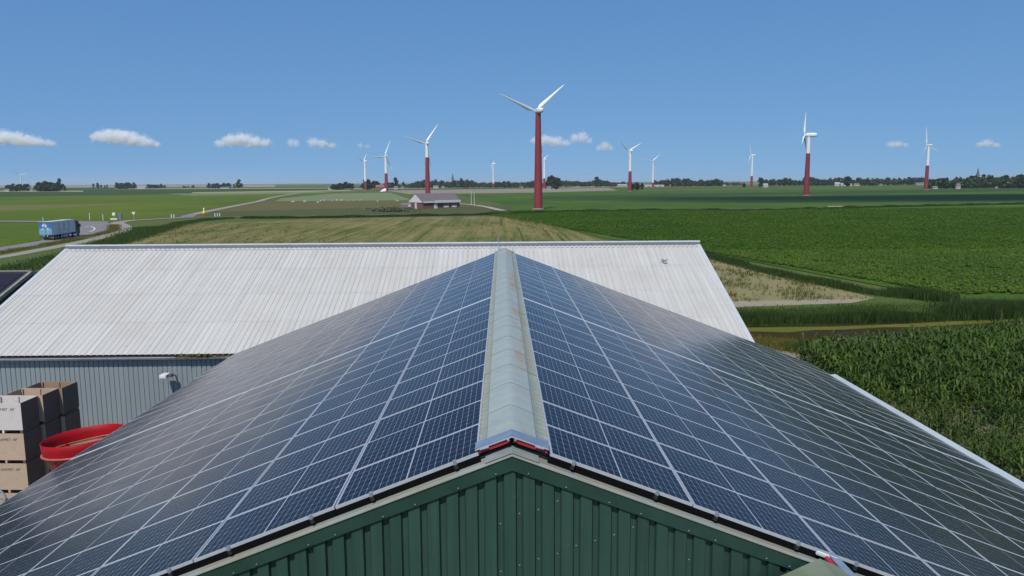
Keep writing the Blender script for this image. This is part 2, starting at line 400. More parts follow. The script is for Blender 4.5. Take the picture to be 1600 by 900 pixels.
ribbon('road', [(-80, 403), (0, 391.5), (70, 380), (118, 371.5), (150, 364), (163, 357), (150, 350), (100, 347.2), (0, 346.2), (-80, 346)], (7.0, 7.5), asphalt, .150)
sheet('road', [(100, 346), (168, 346.5), (172, 356), (150, 363), (110, 370)], asphalt, z=.146)
ribbon('cycle_path', [(-80, 414), (0, 403), (60, 392), (110, 382.5), (150, 374), (178, 366), (196, 358.5), (190, 352), (184, 348.5), (205, 345.2), (240, 343), (290, 340), (300, 336), (330, 329.5), (370, 321.5), (405, 314.5), (418, 310.5), (440, 306), (478, 299.5)], (3.0, 5.5), cyclep, .158, 6)
ribbon('road', [(250, 342.5), (300, 340), (345, 339.6), (420, 338.6)], (3.0, 2.0), cyclep, .154)
sheet('road', [(283, 338), (299, 334.4), (312, 334.6), (300, 340.5), (286, 341)], asphalt, z=.162)
ribbon('road_line', [(133, 355.5), (140, 354.5), (147, 356.5), (147, 360), (140, 363)], .35, plain('road_paint', (.75, .75, .73), .6), .168)
ribbon('farm_track', [(420, 338.6), (600, 336), (720, 335), (790, 332), (812, 329)], 2.4, plain('track_grass', (.19, .18, .09), .9, 0, .3, .1, space='pos'), .142)
ribbon('farm_track', [(714, 318), (740, 320.5), (760, 323.5), (790, 330), (812, 329.5), (850, 330)], (3.5, 4.5), plain('track_gravel', (.36, .32, .27), .9, 0, .2, .1, space='pos'), .138)
ribbon('farm_track', [(1130, 341), (1280, 352), (1440, 367), (1640, 389)], (1.6, 1.1), plain('wheel_track', (.028, .055, .014), .9, 0, .2, .1, space='pos'), .134)

# ------------------------------------------------------------------ the barn with the solar roof
TH = rad(20.9026)
CT, ST = math.cos(TH), math.sin(TH)
PC, PR, GAP = 1.7477, 1.05, .1435            # panel pitch down the slope, along the ridge, gap between the two fields of panels
HL, HR = .406, .4612                         # distance of the first panel from the apex
YB = 24.30                                   # rear edge
COLS = {-1: 7, 1: 8}
barn = thing('solar_barn', 'dark green steel barn whose roof is covered in solar panels', 'barn', (0, 0, 0))
def slope_pt(side, wd, y, off=0.0):          # a point on the panel plane, moved down square to it
    return (side * (wd * CT - off * ST), y, Z0 - wd * ST - off * CT)
WL, WR = HL + 7 * PC + .10, HR + 8 * PC + .12
# roof sheets under the panels, real corrugation
def corrugated(side, w0, w1, y0, y1, pitch, amp, off, per=4):
    n = int((y1 - y0) / pitch * per) + 1; ys = np.linspace(y0, y1, n)
    V = []; Fq = []
    for i, y in enumerate(ys):
        h = off - amp * (.5 + .5 * math.cos(2 * math.pi * (y - y0) / pitch))
        V += [slope_pt(side, w0, y, h), slope_pt(side, w1, y, h)]
        if i: Fq.append((2 * i - 2, 2 * i - 1, 2 * i + 1, 2 * i) if side > 0 else (2 * i - 2, 2 * i, 2 * i + 1, 2 * i - 1))
    return np.array(V), np.array(Fq)
for side, wd in ((-1, WL), (1, WR)):
    V, Q = corrugated(side, .05, wd, .06, YB + .12, .177, .05, .135)
    mesh_np('roof_sheet', V, Q, SHEET_M, barn)
# ridge caps, one tile per 1.06 m: smooth crown, corrugated wings
def ridge_tile(k, y0, y1):
    prof = [(-.40, -.163), (-.30, -.118), (-.285, -.098), (-.10, -.012), (-.04, .012), (0, .018), (.04, .012), (.10, -.012), (.285, -.098), (.30, -.118), (.43, -.172)]
    ny = 49; ys = np.linspace(y0, y1, ny); rings = []
    for y in ys:
        wv = .5 + .5 * math.cos(2 * math.pi * y / .177)
        rings.append([(x, y, Z0 + z - ((.042 * wv) if abs(x) > .29 else 0) + .004 * (y1 - y)) for x, z in prof])
    V = [p for r in rings for p in r]; n = len(prof); sm, wg = [], []
    for i in range(ny - 1):
        for j in range(n - 1):
            q = (i * n + j, i * n + j + 1, (i + 1) * n + j + 1, (i + 1) * n + j)
            (wg if j in (0, 1, n - 3, n - 2) else sm).append(q)
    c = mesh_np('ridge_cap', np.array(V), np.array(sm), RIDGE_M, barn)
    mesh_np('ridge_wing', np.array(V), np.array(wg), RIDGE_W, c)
NT = 22
for k in range(NT): ridge_tile(k, .16 + k * (YB - .16) / NT, .16 + (k + 1) * (YB - .16) / NT + .02)
# small upright end tile at the far end of the ridge
m = MB()
for s in (-1, 1):
    a = [(0, YB - .08, Z0 + .045), (s * .42, YB - .08, Z0 - .13), (s * .42, YB + .22, Z0 - .13), (0, YB + .22, Z0 + .045)]
    b = [(p[0], p[1], p[2] - .03) for p in a]
    m.hexa(b if s > 0 else b[::-1], a if s > 0 else a[::-1])
m.build('ridge_end_cap', RIDGE_M, barn)
# zinc flashing over the front end of the ridge, red foam filler under it, plate over the gable apex
m = MB()
for s in (-1, 1):
    a = [(0, .02, Z0 + .042), (s * .415, .02, Z0 - .112), (s * .415, .20, Z0 - .100), (0, .20, Z0 + .054)]
    b = [(p[0], p[1], p[2] - .014) for p in a]
    m.hexa(b if s > 0 else b[::-1], a if s > 0 else a[::-1])
m.build('ridge_flashing', BLUEMET, barn)
m = MB()
for s in (-1, 1):
    a = [(0, .010, Z0 + .030), (s * .415, .010, Z0 - .124), (s * .415, .022, Z0 - .124), (0, .022, Z0 + .030)]
    b = [(p[0], p[1], p[2] - .012) for p in a]
    m.hexa(b if s > 0 else b[::-1], a if s > 0 else a[::-1])
m.build('flashing_hem', ALU, barn)
for s in (-1, 1):
    m = MB()
    a = [(s * .02, .03, Z0 + .006), (s * .40, .03, Z0 - .135), (s * .40, .12, Z0 - .135), (s * .02, .12, Z0 + .006)]
    b = [(p[0], p[1], p[2] - .05) for p in a]
    m.hexa(b if s > 0 else b[::-1], a if s > 0 else a[::-1]); m.build('foam_filler', REDSTRIP, barn)
    m = MB(); m.tube((s * .26, .0, Z0 - .085), (s * .36, .0, Z0 - .115), .012); m.tube((s * .03, .0, Z0 + .0), (s * .05, .0, Z0 - .01), .016)
    m.build('cable_clip', GALV, barn)
VZ = -.128                                   # verge level below the panel plane, upright
for s, wd in ((-1, WL), (1, WR)):
    # the weathered verge strip, slightly dished
    m = MB(); xe = wd * CT
    zz = lambda x, o: Z0 - abs(x) * math.tan(TH) + VZ + o
    rings = []
    nseg = 14
    for i in range(nseg + 1):
        x = s * xe * i / nseg; wob = .006 * math.sin(i * 2.1 + s)
        rings.append([(x, .34, zz(x, .000)), (x, .04, zz(x, .004)), (x, -.03, zz(x, -.014 + wob)), (x, -.085, zz(x, .002 + wob)), (x, -.125, zz(x, .016)), (x, -.142, zz(x, .010)), (x, -.146, zz(x, -.016))])
    m.loft(rings if s > 0 else rings[::-1], cap=False, close=False)
    m.build('verge_strip', VERGE_M, barn, smooth=True)
    # fascia
    m = MB(); N_ = 3
    a = [(0, -.132, zz(0, 0)), (s * xe, -.132, zz(xe, 0)), (s * xe, -.126, zz(xe, -.185)), (0, -.126, zz(0, -.185))]
    b = [(p[0], p[1] + .014, p[2]) for p in a]
    m.add(a + b, [(0, 1, 2, 3) if s < 0 else (3, 2, 1, 0), (2, 3, 7, 6), (0, 4, 5, 1), (1, 5, 6, 2)])
    fo = m.build('fascia', GREEN_F, barn)
    m = MB(); m.add([(0, -.126, zz(0, -.185)), (s * xe, -.126, zz(xe, -.185)), (s * xe, -.075, zz(xe, -.185)), (0, -.075, zz(0, -.185))], [(0, 1, 2, 3)])
    m.build('fascia_return', GREEN_F, fo)
    screw = None
    for i in range(22):
        x = s * (.18 + i * .435 + .1 * math.sin(i * 3.3)); 
        if abs(x) > xe: break
        if screw is None:
            sm = MB(); sm.lathe([(.009, 0), (.009, .004), (.005, .008), (.0005, .009)], 8); screw = sm.build('screw', plain('screw_head', (.22, .26, .24), .5, .2), fo)
            o = screw
        else: o = screw.copy(); col.objects.link(o)
        o.location = (x, -.133, zz(x, -.155)); o.rotation_euler = (math.pi / 2, 0, 0)
# dark closing strip under the front panel edge
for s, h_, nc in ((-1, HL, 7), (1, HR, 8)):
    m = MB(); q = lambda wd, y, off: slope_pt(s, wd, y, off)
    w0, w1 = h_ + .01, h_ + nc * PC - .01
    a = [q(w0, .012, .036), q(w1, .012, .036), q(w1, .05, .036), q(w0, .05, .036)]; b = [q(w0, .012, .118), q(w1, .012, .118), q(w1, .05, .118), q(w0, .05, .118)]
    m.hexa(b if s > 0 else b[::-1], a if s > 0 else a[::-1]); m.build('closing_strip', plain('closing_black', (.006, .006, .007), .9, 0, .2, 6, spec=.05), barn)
# bright cable trays in the cross gap between the two fields of panels
for s, h_, nc in ((-1, HL, 7), (1, HR, 8)):
    m = MB(); y0, y1 = 11 * PR + .028, 11 * PR + GAP - .022
    q = lambda wd, y, off: slope_pt(s, wd, y, off)
    w0, w1 = h_ + .02, h_ + nc * PC - .02
    a = [q(w0, y0, .012), q(w1, y0, .012), q(w1, y1, .006), q(w0, y1, .006)]; b = [q(w0, y0, .06), q(w1, y0, .06), q(w1, y1, .06), q(w0, y1, .06)]
    m.hexa(b if s > 0 else b[::-1], a if s > 0 else a[::-1]); m.build('cable_tray', plain('tray_aluminium', (.62, .64, .68), .4, .1, .2, 3), barn)
# apex plate
m = MB()
for s in (-1, 1):
    a = [(0, -.150, Z0 + VZ + .028), (s * .30, -.150, Z0 + VZ - .30 * .382 + .028), (s * .30, .26, Z0 + VZ - .30 * .382 + .022), (0, .26, Z0 + VZ + .022)]
    b = [(p[0], p[1], p[2] - .006) for p in a]
    m.hexa(b if s > 0 else b[::-1], a if s > 0 else a[::-1])
m.build('apex_plate', plain('apex_plate_steel', (.31, .36, .36), .5, .15, .3, 5), barn)
# gable wall of trapezoid steel sheets, four ribs each
PITCH = .2145; GRO = .088; DEP = .046
def clad(x0, nrib, zb):
    V = []; Fq = []
    def strip(xa, ya, xb, yb):
        n = len(V); zt = lambda x: Z0 - abs(x) * math.tan(TH) + VZ - .11
        V.extend([(xa, ya, zb), (xb, yb, zb), (xb, yb, zt(xb)), (xa, ya, zt(xa))]); Fq.append((n, n + 1, n + 2, n + 3))
    for k in range(nrib):
        a = x0 + k * PITCH; f = -.100; g = f + DEP
        strip(a, f, a + PITCH - GRO, f); strip(a + PITCH - GRO, f, a + PITCH - GRO + .016, g)
        strip(a + PITCH - GRO + .016, g, a + PITCH - .016, g); strip(a + PITCH - .016, g, a + PITCH, f)
    return np.array(V), np.array(Fq)
x = -.245 - PITCH * 4 * 12 - .06
ws = None
while x < 13.3:
    if x > -11.9 and x + PITCH * 4 < 13.6:
        V, Q = clad(x, 4, 0.02); c = mesh_np('cladding_sheet', V, Q, GREEN_M, barn)
        for k in range(4):
            for j in range(1, 4):
                xx = x + k * PITCH + PITCH - GRO / 2
                if abs(xx) > 3.2 or (xx < -.3 and j != 3) or (j == 3 and random.random() < .5): continue
                zz_ = Z0 - .36 - j * .62 - (xx + .3) * -.36 * (1 if xx > -.3 else 0) - random.random() * .05
                if zz_ > Z0 - abs(xx) * .382 - .33: continue
                if ws is None:
                    sm = MB(); sm.lathe([(.009, 0), (.009, .004), (.004, .008), (.0005, .009)], 8); ws = sm.build('screw', MC['screw_head'], c); o = ws
                else: o = ws.copy(); col.objects.link(o); o.parent = c
                o.location = (xx, -.100 + DEP, zz_); o.rotation_euler = (math.pi / 2, 0, 0)
    x += PITCH * 4
# other walls
m = MB(); xl, xr = -(WL - .15) * CT, (WR - .35) * CT
zl, zr = Z0 - WL * ST - .25, Z0 - WR * ST - .25
m.box(xl, xl + .08, -.12, YB - .2, .02, zl); m.build('side_wall', GREEN_M, barn)
m = MB(); m.box(xr - .08, xr, -.12, YB - .2, .02, zr); m.build('side_wall', GREEN_M, barn)
m = MB(); pts = [(xl, YB - .2, .02), (xr, YB - .2, .02), (xr, YB - .2, zr), (0, YB - .2, Z0 - .3), (xl, YB - .2, zl)]
m.add(pts + [(p[0], p[1] - .08, p[2]) for p in pts], [(4, 3, 2, 1, 0), (5, 6, 7, 8, 9)]); m.build('rear_wall', GREEN_M, barn)
# pale eave flashing with a gutter behind it along the right eave
m = MB(); w0, w1 = HR + 8 * PC + .015, HR + 8 * PC + .30
ya, yb = -.2, 22.6
xe_, ze_ = w0 * CT, Z0 - w0 * ST
ring = lambda y: [(xe_, y, ze_ - .05), (xe_ + .27, y, ze_ - .035), (xe_ + .30, y, ze_ - .02), (xe_ + .32, y, ze_ - .05), (xe_ + .31, y, ze_ - .22), (xe_, y, ze_ - .22)]
m.loft([ring(y) for y in np.linspace(ya, yb, 12)]); m.build('eave_flashing', plain('pale_eave_steel', (.50, .55, .56), .5, .1, .2, 1.5), barn)
m = MB(); gx, gz = xe_ + .35, ze_ - .24
m.loft([[(gx + .09 * math.cos(t), y, gz + .09 * math.sin(t)) for t in np.linspace(-math.pi, 0, 7)] for y in (-.2, YB - .2)], cap=False, close=False); m.build('gutter', GALV, barn)
# lightning rod at the far end of the ridge
m = MB(); m.tube((-.235, YB - .10, Z0 - .16), (-.235, YB - .10, Z0 + .62), .024, .016, 6); m.tube((-.235, YB - .10, Z0 + .02), (-.10, YB - .05, Z0 - .02), .010, .010, 6)
m.build('lightning_rod', GALV, barn)
m = MB(); m.tube((.36, YB - .05, Z0 - .2), (.36, YB - .05, Z0 + .10), .010, .010, 6); m.build('roof_pin', GALV, barn)

# ------------------------------------------------------------------ solar arrays: four fields of panels, each panel with its frame
PL, PW, FH = 1.733, 1.035, .035
def panel_mesh():
    me = bpy.data.meshes.new('solar_panel'); i = .009
    me.from_pydata([(i, i, -.002), (PL - i, i, -.002), (PL - i, PW - i, -.002), (i, PW - i, -.002)], [], [(0, 1, 2, 3)])
    uv = me.uv_layers.new(name='UVMap')
    for k, c in enumerate(((0, 0), (1, 0), (1, 1), (0, 1))): uv.data[k].uv = c
    me.materials.append(PANEL); return me
def frame_mesh():
    o = [(0, 0), (PL, 0), (PL, PW), (0, PW)]; i = [(.009, .009), (PL - .009, .009), (PL - .009, PW - .009), (.009, PW - .009)]
    V = [(*p, 0) for p in o] + [(*p, 0) for p in i] + [(*p, -FH) for p in o] + [(*p, -.004) for p in i]
    Fq = []
    for k in range(4):
        j = (k + 1) % 4
        Fq += [(k, j, 4 + j, 4 + k), (k, 8 + k, 8 + j, j), (4 + k, 4 + j, 12 + j, 12 + k)]
    Fq.append((11, 10, 9, 8))
    me = bpy.data.meshes.new('frame'); me.from_pydata(V, [], Fq); me.update(); me.materials.append(ALU); return me
PM_, FM_ = panel_mesh(), frame_mesh()
cm = MB(); cm.box(-.018, .018, -.030, .004, -.07, .004); cm.box(-.018, .018, .0, .016, .002, .008); cm.box(-.007, .007, -.016, -.002, .004, .018)
rm = {}
CL = None
for side in (-1, 1):
    h = HL if side < 0 else HR
    for sec, (r0, nr, yoff) in enumerate(((0, 11, 0.0), (11, 12, GAP))):
        lab = '%s field of solar panels on the %s slope of the green barn roof' % (('nearer', 'farther')[sec], 'left' if side < 0 else 'right')
        y0 = r0 * PR + yoff
        arr = thing('solar_array', lab, 'solar panels', (0, y0, Z0))
        if side > 0: B = Matrix(((CT, 0, ST, 0), (0, 1, 0, 0), (-ST, 0, CT, 0), (0, 0, 0, 1)))
        else: B = Matrix(((-CT, 0, -ST, 0), (0, -1, 0, 0), (-ST, 0, CT, 0), (0, 0, 0, 1)))
        for c in range(COLS[side]):
            for r in range(nr):
                p = bpy.data.objects.new('solar_panel', PM_); col.objects.link(p); p.parent = arr
                dx = h + c * PC + .007
                yy = r * PR + (.0075 if side > 0 else .0075 + PW)
                jz = random.uniform(-.0025, .0025)
                p.matrix_local = Matrix.Translation((side * dx * CT, yy, -dx * ST + jz)) @ B @ Matrix.Rotation(random.uniform(-.0025, .0025), 4, 'Y') @ Matrix.Rotation(random.uniform(-.003, .003), 4, 'X')
                f = bpy.data.objects.new('frame', FM_); col.objects.link(f); f.parent = p
            for fr in (.165, .745):
                key = (nr,)
                if key not in rm:
                    q = MB(); q.box(-.02, .02, -.03, nr * PR + .03, -.088, -.038); me = bpy.data.meshes.new('rail'); me.from_pydata(q.v, [], q.f); me.materials.append(BLACK); rm[key] = me
                ra = bpy.data.objects.new('rail', rm[key]); col.objects.link(ra); ra.parent = arr
                dx = h + (c + fr) * PC
                Bp = Matrix(((CT * side, 0, ST * side, 0), (0, 1, 0, 0), (-ST, 0, CT, 0), (0, 0, 0, 1)))
                ra.matrix_local = Matrix.Translation((side * dx * CT, 0, -dx * ST)) @ Bp
                if CL is None:
                    CL = bpy.data.meshes.new('clamp'); CL.from_pydata(cm.v, [], cm.f); CL.materials.append(GALV)
                cl = bpy.data.objects.new('clamp', CL); col.objects.link(cl); cl.parent = arr
                cl.matrix_local = Matrix.Translation((side * dx * CT, .006, -dx * ST)) @ Bp

# ------------------------------------------------------------------ lower annex whose ridge touches the gable on the right
annex = thing('annex_roof', 'small mossy ridge of a lower annex against the green gable, bottom right', 'roof', (3.44, -.25, Z0 - 1.345))
MOSSY = fibre_mat('mossy_fibre_cement', (.145, .185, .13), (.20, .23, .165), (.10, .14, .05), .6)
for s in (-1, 1):
    m = MB()
    a = [(0, -3.2, 0), (s * .42, -3.2, -.20), (s * .46, .035, -.215), (0, .035, 0)]
    b = [(p[0], p[1], p[2] - .02) for p in a]
    m.hexa(b if s > 0 else b[::-1], a if s > 0 else a[::-1]); m.build('ridge_wing', MOSSY, annex)
    m = MB(); a = [(s * .40, -3.2, -.22), (s * 2.6, -3.2, -1.1), (s * 2.6, .035, -1.1), (s * .40, .035, -.22)]; b = [(p[0], p[1], p[2] - .03) for p in a]
    m.hexa(b if s > 0 else b[::-1], a if s > 0 else a[::-1]); m.build('roof_slope', MOSSY, annex)
    m = MB(); m.box(s * 2.45 - .05, s * 2.45 + .05, -3.15, .03, -(Z0 - 1.30) + .02, -1.09); m.build('annex_wall', GREEN_M, annex)
m = MB(); m.add([(-2.45, -3.1, -(Z0 - 1.30) + .02), (2.45, -3.1, -(Z0 - 1.30) + .02), (2.45, -3.1, -1.1), (0, -3.1, -.06), (-2.45, -3.1, -1.1)], [(0, 1, 2, 3, 4)])
m.build('annex_wall', GREEN_M, annex)
fl = thing('flashing_strip', 'loose zinc flashing strip with red foam hanging below the right panels', 'flashing', (3.70, -.24, Z0 - 1.40))
m = MB(); m.hexa([(-.10, .18, .01), (-.02, .22, .01), (.24, -.42, -.24), (.12, -.46, -.24)], [(-.10, .18, .03), (-.02, .22, .03), (.24, -.42, -.22), (.12, -.46, -.22)]); m.build('zinc_strip', BLUEMET, fl)
m = MB(); m.hexa([(-.15, .15, -.02), (-.105, .17, -.02), (.11, -.46, -.28), (.06, -.48, -.28)], [(-.15, .15, .01), (-.105, .17, .01), (.11, -.46, -.245), (.06, -.48, -.245)]); m.build('foam_filler', REDSTRIP, fl)
m = MB(); m.loft([[(-.20 + .12 * t + .03 * math.cos(a), .21 - .05 * t, .025 - .03 * t + .028 * math.sin(a)) for a in np.linspace(0, 2 * math.pi, 8, endpoint=False)] for t in (0, .5, 1, 1.6)]); m.build('sealing_tape', plain('pale_tape', (.55, .60, .62), .5), fl)

# ------------------------------------------------------------------ the pale barn behind
BR = rad(.45)
grey_barn = thing('pale_barn', 'long barn with pale corrugated roof and grey steel wall behind the panels', 'barn', (-7.0, 26.0, 0), BR)
EZ, RZ, RY = 5.29, 9.30, 10.55               # eave height, ridge height, eave to ridge on plan
X0, X1 = -18.35, 18.60
BS = math.atan2(RZ - EZ, RY)
SL = math.hypot(RZ - EZ, RY)
def barn_roof_mat():
    k = N('pale_roof_sheet'); O = k.pos()
    st = k.noise(k.mapped(O, (6.0, .10, .25)), 1.0, 5, .65)
    bl = k.noise(O, .45, 5, .65)
    c = k.mix(k.ramp(st, .35, .75), (.515, .508, .49), (.41, .40, .375))
    c = k.mix(k.math('MULTIPLY', k.ramp(bl, .45, .75), .55), c, (.43, .395, .35))
    spots = k.ramp(k.noise(O, 3.0, 5, .75), .64, .74)
    c = k.mix(k.math('MULTIPLY', spots, .45), c, (.17, .16, .15))
    g = k.n('ShaderNodeCombineColor'); f = k.math('MULTIPLY_ADD', k.rnd(), .05, .955)
    for i in range(3): k.put(g.inputs[i], f)
    c = k.mix(1.0, c, g.outputs[0], 'MULTIPLY')
    return k.fin(c, .7, 0, .3)
BROOF = barn_roof_mat()
PB = .27; NW = 4; SWID = PB * NW
NC = int(round((X1 - X0) / SWID)); SWID = (X1 - X0) / NC; PB = SWID / NW
def roof_piece(length):
    V = []; Fq = []; prof = []
    for k in range(NW):
        a = k * PB; prof += [(a, .0), (a + PB * .10, .030), (a + PB * .78, .030), (a + PB * .90, .0)]
    prof.append((NW * PB, 0))
    for i, (x, z) in enumerate(prof):
        V += [(x, 0, z + .007), (x, length, z)]
        if i: Fq.append((2 * i - 2, 2 * i, 2 * i + 1, 2 * i - 1))
    me = bpy.data.meshes.new('roof_sheet'); me.from_pydata(V, [], Fq); me.update(); me.materials.append(BROOF); return me
courses = 4; clen = SL / courses
RPM = roof_piece(clen + .06)
for c in range(NC):
    for r in range(courses):
        o = bpy.data.objects.new('roof_sheet', RPM); col.objects.link(o); o.parent = grey_barn
        d = r * clen - .05
        o.matrix_local = Matrix.Translation((X0 + c * SWID, d * math.cos(BS), EZ + d * math.sin(BS) + random.uniform(0, .004))) @ Matrix.Rotation(BS, 4, 'X')
m = MB(); m.add([(X0, RY, RZ), (X1, RY, RZ), (X1, 2 * RY, EZ), (X0, 2 * RY, EZ)], [(0, 1, 2, 3)]); m.build('rear_roof_slope', BROOF, grey_barn)
for s, xx in ((-1, X0), (1, X1)):            # verge flashings
    m = MB(); a, b = (xx - .12, xx + .10) if s < 0 else (xx - .10, xx + .12)
    m.hexa([(a, -.12, EZ - .10), (b, -.12, EZ - .10), (b, RY, RZ - .06), (a, RY, RZ - .06)], [(a, -.12, EZ + .02), (b, -.12, EZ + .02), (b, RY, RZ + .06), (a, RY, RZ + .06)])
    m.build('verge_flashing', plain('white_verge', (.50, .51, .53), .5, 0, .12, 2), grey_barn)
m = MB()
for s in (-1, 1):
    a = [(X0 - .12, RY, RZ + .20), (X1 + .12, RY, RZ + .20), (X1 + .12, RY + s * .16, RZ + .15), (X0 - .12, RY + s * .16, RZ + .15)]
    b = [(p[0], p[1], p[2] - .02) for p in a]; m.hexa(b if s > 0 else b[::-1], a if s > 0 else a[::-1])
m.build('ridge_cap', plain('ridge_cap_white', (.52, .54, .57), .45, 0, .15, 2), grey_barn)
m = MB(); m.hexa([(X0 - .1, RY - .20, RZ - .04), (X1 + .1, RY - .20, RZ - .04), (X1 + .1, RY + .20, RZ - .04), (X0 - .1, RY + .20, RZ - .04)], [(X0 - .1, RY - .155, RZ + .14), (X1 + .1, RY - .155, RZ + .14), (X1 + .1, RY + .155, RZ + .14), (X0 - .1, RY + .155, RZ + .14)])
m.build('ridge_board', plain('ridge_board_grey', (.13, .145, .18), .6, 0, .2, 2), grey_barn)
rf = None
for k in range(NC * NW):                      # filler tooth under the ridge in each trough
    if rf is None:
        q = MB(); q.box(0, PB * .5, -.07, 0, 0, .030); me = bpy.data.meshes.new('ridge_filler'); me.from_pydata(q.v, [], q.f); me.materials.append(plain('filler_dark', (.10, .11, .125), .8)); rf = me
    o = bpy.data.objects.new('ridge_filler', rf); col.objects.link(o); o.parent = grey_barn
    d = SL - .42; o.matrix_local = Matrix.Translation((X0 + k * PB + .03, d * math.cos(BS), EZ + d * math.sin(BS) + .006)) @ Matrix.Rotation(BS, 4, 'X')
# gutter on the front eave
m = MB(); gy, gz = -.16, EZ - .13
m.loft([[(x, gy + .085 * math.cos(t), gz + .085 * math.sin(t)) for t in np.linspace(-math.pi, 0, 7)] + [(x, gy + .105, gz + .012), (x, gy - .105, gz + .012)][::1] for x in (X0, X1)], cap=False, close=False)
m.build('gutter', plain('gutter_zinc', (.42, .43, .44), .55, .2, .35, 1.2), grey_barn)
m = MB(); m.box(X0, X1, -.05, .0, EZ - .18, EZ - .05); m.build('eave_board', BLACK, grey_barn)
mossm = leaf_mat('gutter_moss', (.10, .10, .03), (.15, .11, .04), None, 3)
mp = RNG.normal(size=(260, 3)) * np.array([.55, .035, .035]) + np.array([-6.9, -.16, EZ - .075])
sq = RNG.normal(size=(260, 2, 3)) * .045
moss = mesh_np('gutter_moss', np.concatenate([mp + sq[:, 0], mp + sq[:, 1], mp - sq[:, 0], mp - sq[:, 1]], 0), np.array([[i, i + 260, i + 520, i + 780] for i in range(260)]), mossm, grey_barn); moss['kind'] = 'stuff'
# grey ribbed wall in sheets
WG = plain('grey_blue_cladding', (.25, .29, .312), .5, .05, .16, .8, stretch=(1, 1, .2), rndvar=.03)
WP = .222
def wall_piece():
    V = []; Fq = []; prof = []
    for k in range(5):
        a = k * WP; prof += [(a, 0), (a + WP * .80, 0), (a + WP * .86, .03), (a + WP * .94, .03)]
    prof.append((5 * WP, 0))
    for i, (x, y) in enumerate(prof):
        V += [(x, y, .02), (x, y, EZ - .06)]
        if i: Fq.append((2 * i - 2, 2 * i, 2 * i + 1, 2 * i - 1))
    me = bpy.data.meshes.new('cladding_sheet'); me.from_pydata(V, [], Fq); me.update(); me.materials.append(WG); return me
WPM = wall_piece(); n = int((X1 - X0 - .3) / (5 * WP))
for k in range(n + 1):
    o = bpy.data.objects.new('cladding_sheet', WPM); col.objects.link(o); o.parent = grey_barn; o.location = (X0 + .12 + k * 5 * WP, .05, 0)
    if X0 + .12 + (k + 1) * 5 * WP > X1: o.scale.x = (X1 - .12 - (X0 + .12 + k * 5 * WP)) / (5 * WP)
for xx in (X0 + .1, X1 - .1):
    m = MB(); pts = [(xx, .2, .02), (xx, 2 * RY - .2, .02), (xx, 2 * RY - .2, EZ - .12), (xx, RY, RZ - .14), (xx, .2, EZ - .12)]
    m.add(pts, [(0, 1, 2, 3, 4)]); m.build('gable_wall', WG, grey_barn)
m = MB(); m.box(X0 + .1, X1 - .1, 2 * RY - .25, 2 * RY - .17, .02, EZ - .1); m.build('rear_wall', WG, grey_barn)

# wall floodlight on that wall
lp = at_y(262, 586, 25.6)
lamp = thing('floodlight', 'white floodlight on an arm on the grey ribbed wall', 'lamp', (lp[0] + .1, 25.97, lp[2]))
m = MB(); m.box(-.30, .0, -.78, -.30, -.06, .09); m.box(-.27, -.03, -.80, -.78, -.04, .06); m.build('lamp_head', plain('lamp_white', (.74, .74, .75), .4), lamp)
m = MB(); m.box(.0, .16, -.62, -.34, -.05, .07); m.build('driver_box', plain('lamp_grey', (.12, .12, .13), .5), lamp)
m = MB(); m.tube((.08, -.45, .0), (.08, .06, -.10), .035); m.box(.02, .14, .045, .075, -.22, .05); m.build('arm', GALV, lamp)

# ------------------------------------------------------------------ potato boxes stacked in the yard
def wood_mat(name, c1, c2):
    k = N(name); O = k.obj()
    c = k.mix(k.ramp(k.noise(k.mapped(O, (1.2, 1.2, 9)), 2.5, 6, .65), .3, .75), c1, c2)
    c = k.mix(k.math('MULTIPLY', k.ramp(k.noise(O, 2.2, 5, .7), .52, .75), .5), c, tuple(x * .55 for x in c1))
    g = k.n('ShaderNodeCombineColor'); f = k.math('MULTIPLY_ADD', k.rnd(), .3, .85)
    for i in range(3): k.put(g.inputs[i], f)
    return k.fin(k.mix(1.0, c, g.outputs[0], 'MULTIPLY'), .8, 0, .2)
WOODS = [wood_mat('bleached_plywood', (.56, .51, .48), (.60, .56, .54)), wood_mat('warm_plywood', (.50, .385, .29), (.42, .31, .22)), wood_mat('brown_plywood', (.34, .25, .18), (.29, .20, .14))]
SIDEW = wood_mat('shaded_side_plywood', (.16, .112, .092), (.115, .085, .072))  # dark brown plywood, with the shade of the right-hand sides put into the colour
INK = plain('stencil_ink', (.06, .03, .025), .8)
def text_mesh(txt, size):
    cu = bpy.data.curves.new('t', 'FONT'); cu.body = txt; cu.size = size; cu.extrude = .001; cu.align_x = 'CENTER'
    o = bpy.data.objects.new('t', cu); col.objects.link(o)
    bpy.context.view_layer.update()
    me = bpy.data.meshes.new_from_object(o.evaluated_get(bpy.context.evaluated_depsgraph_get()))
    bpy.data.objects.remove(o); bpy.data.curves.remove(cu); return me
BW, BD, BH = 1.55, 1.04, 1.195
TXT = text_mesh('C.G.AAMBT. AP', .15)
TXT.materials.clear(); TXT.materials.append(INK)
bx0 = -18.43
levels = ['bottom', 'second from the ground', 'third from the ground', 'topmost']
rows = ['front row nearest the red tub', 'middle row', 'rear row nearest the grey wall']
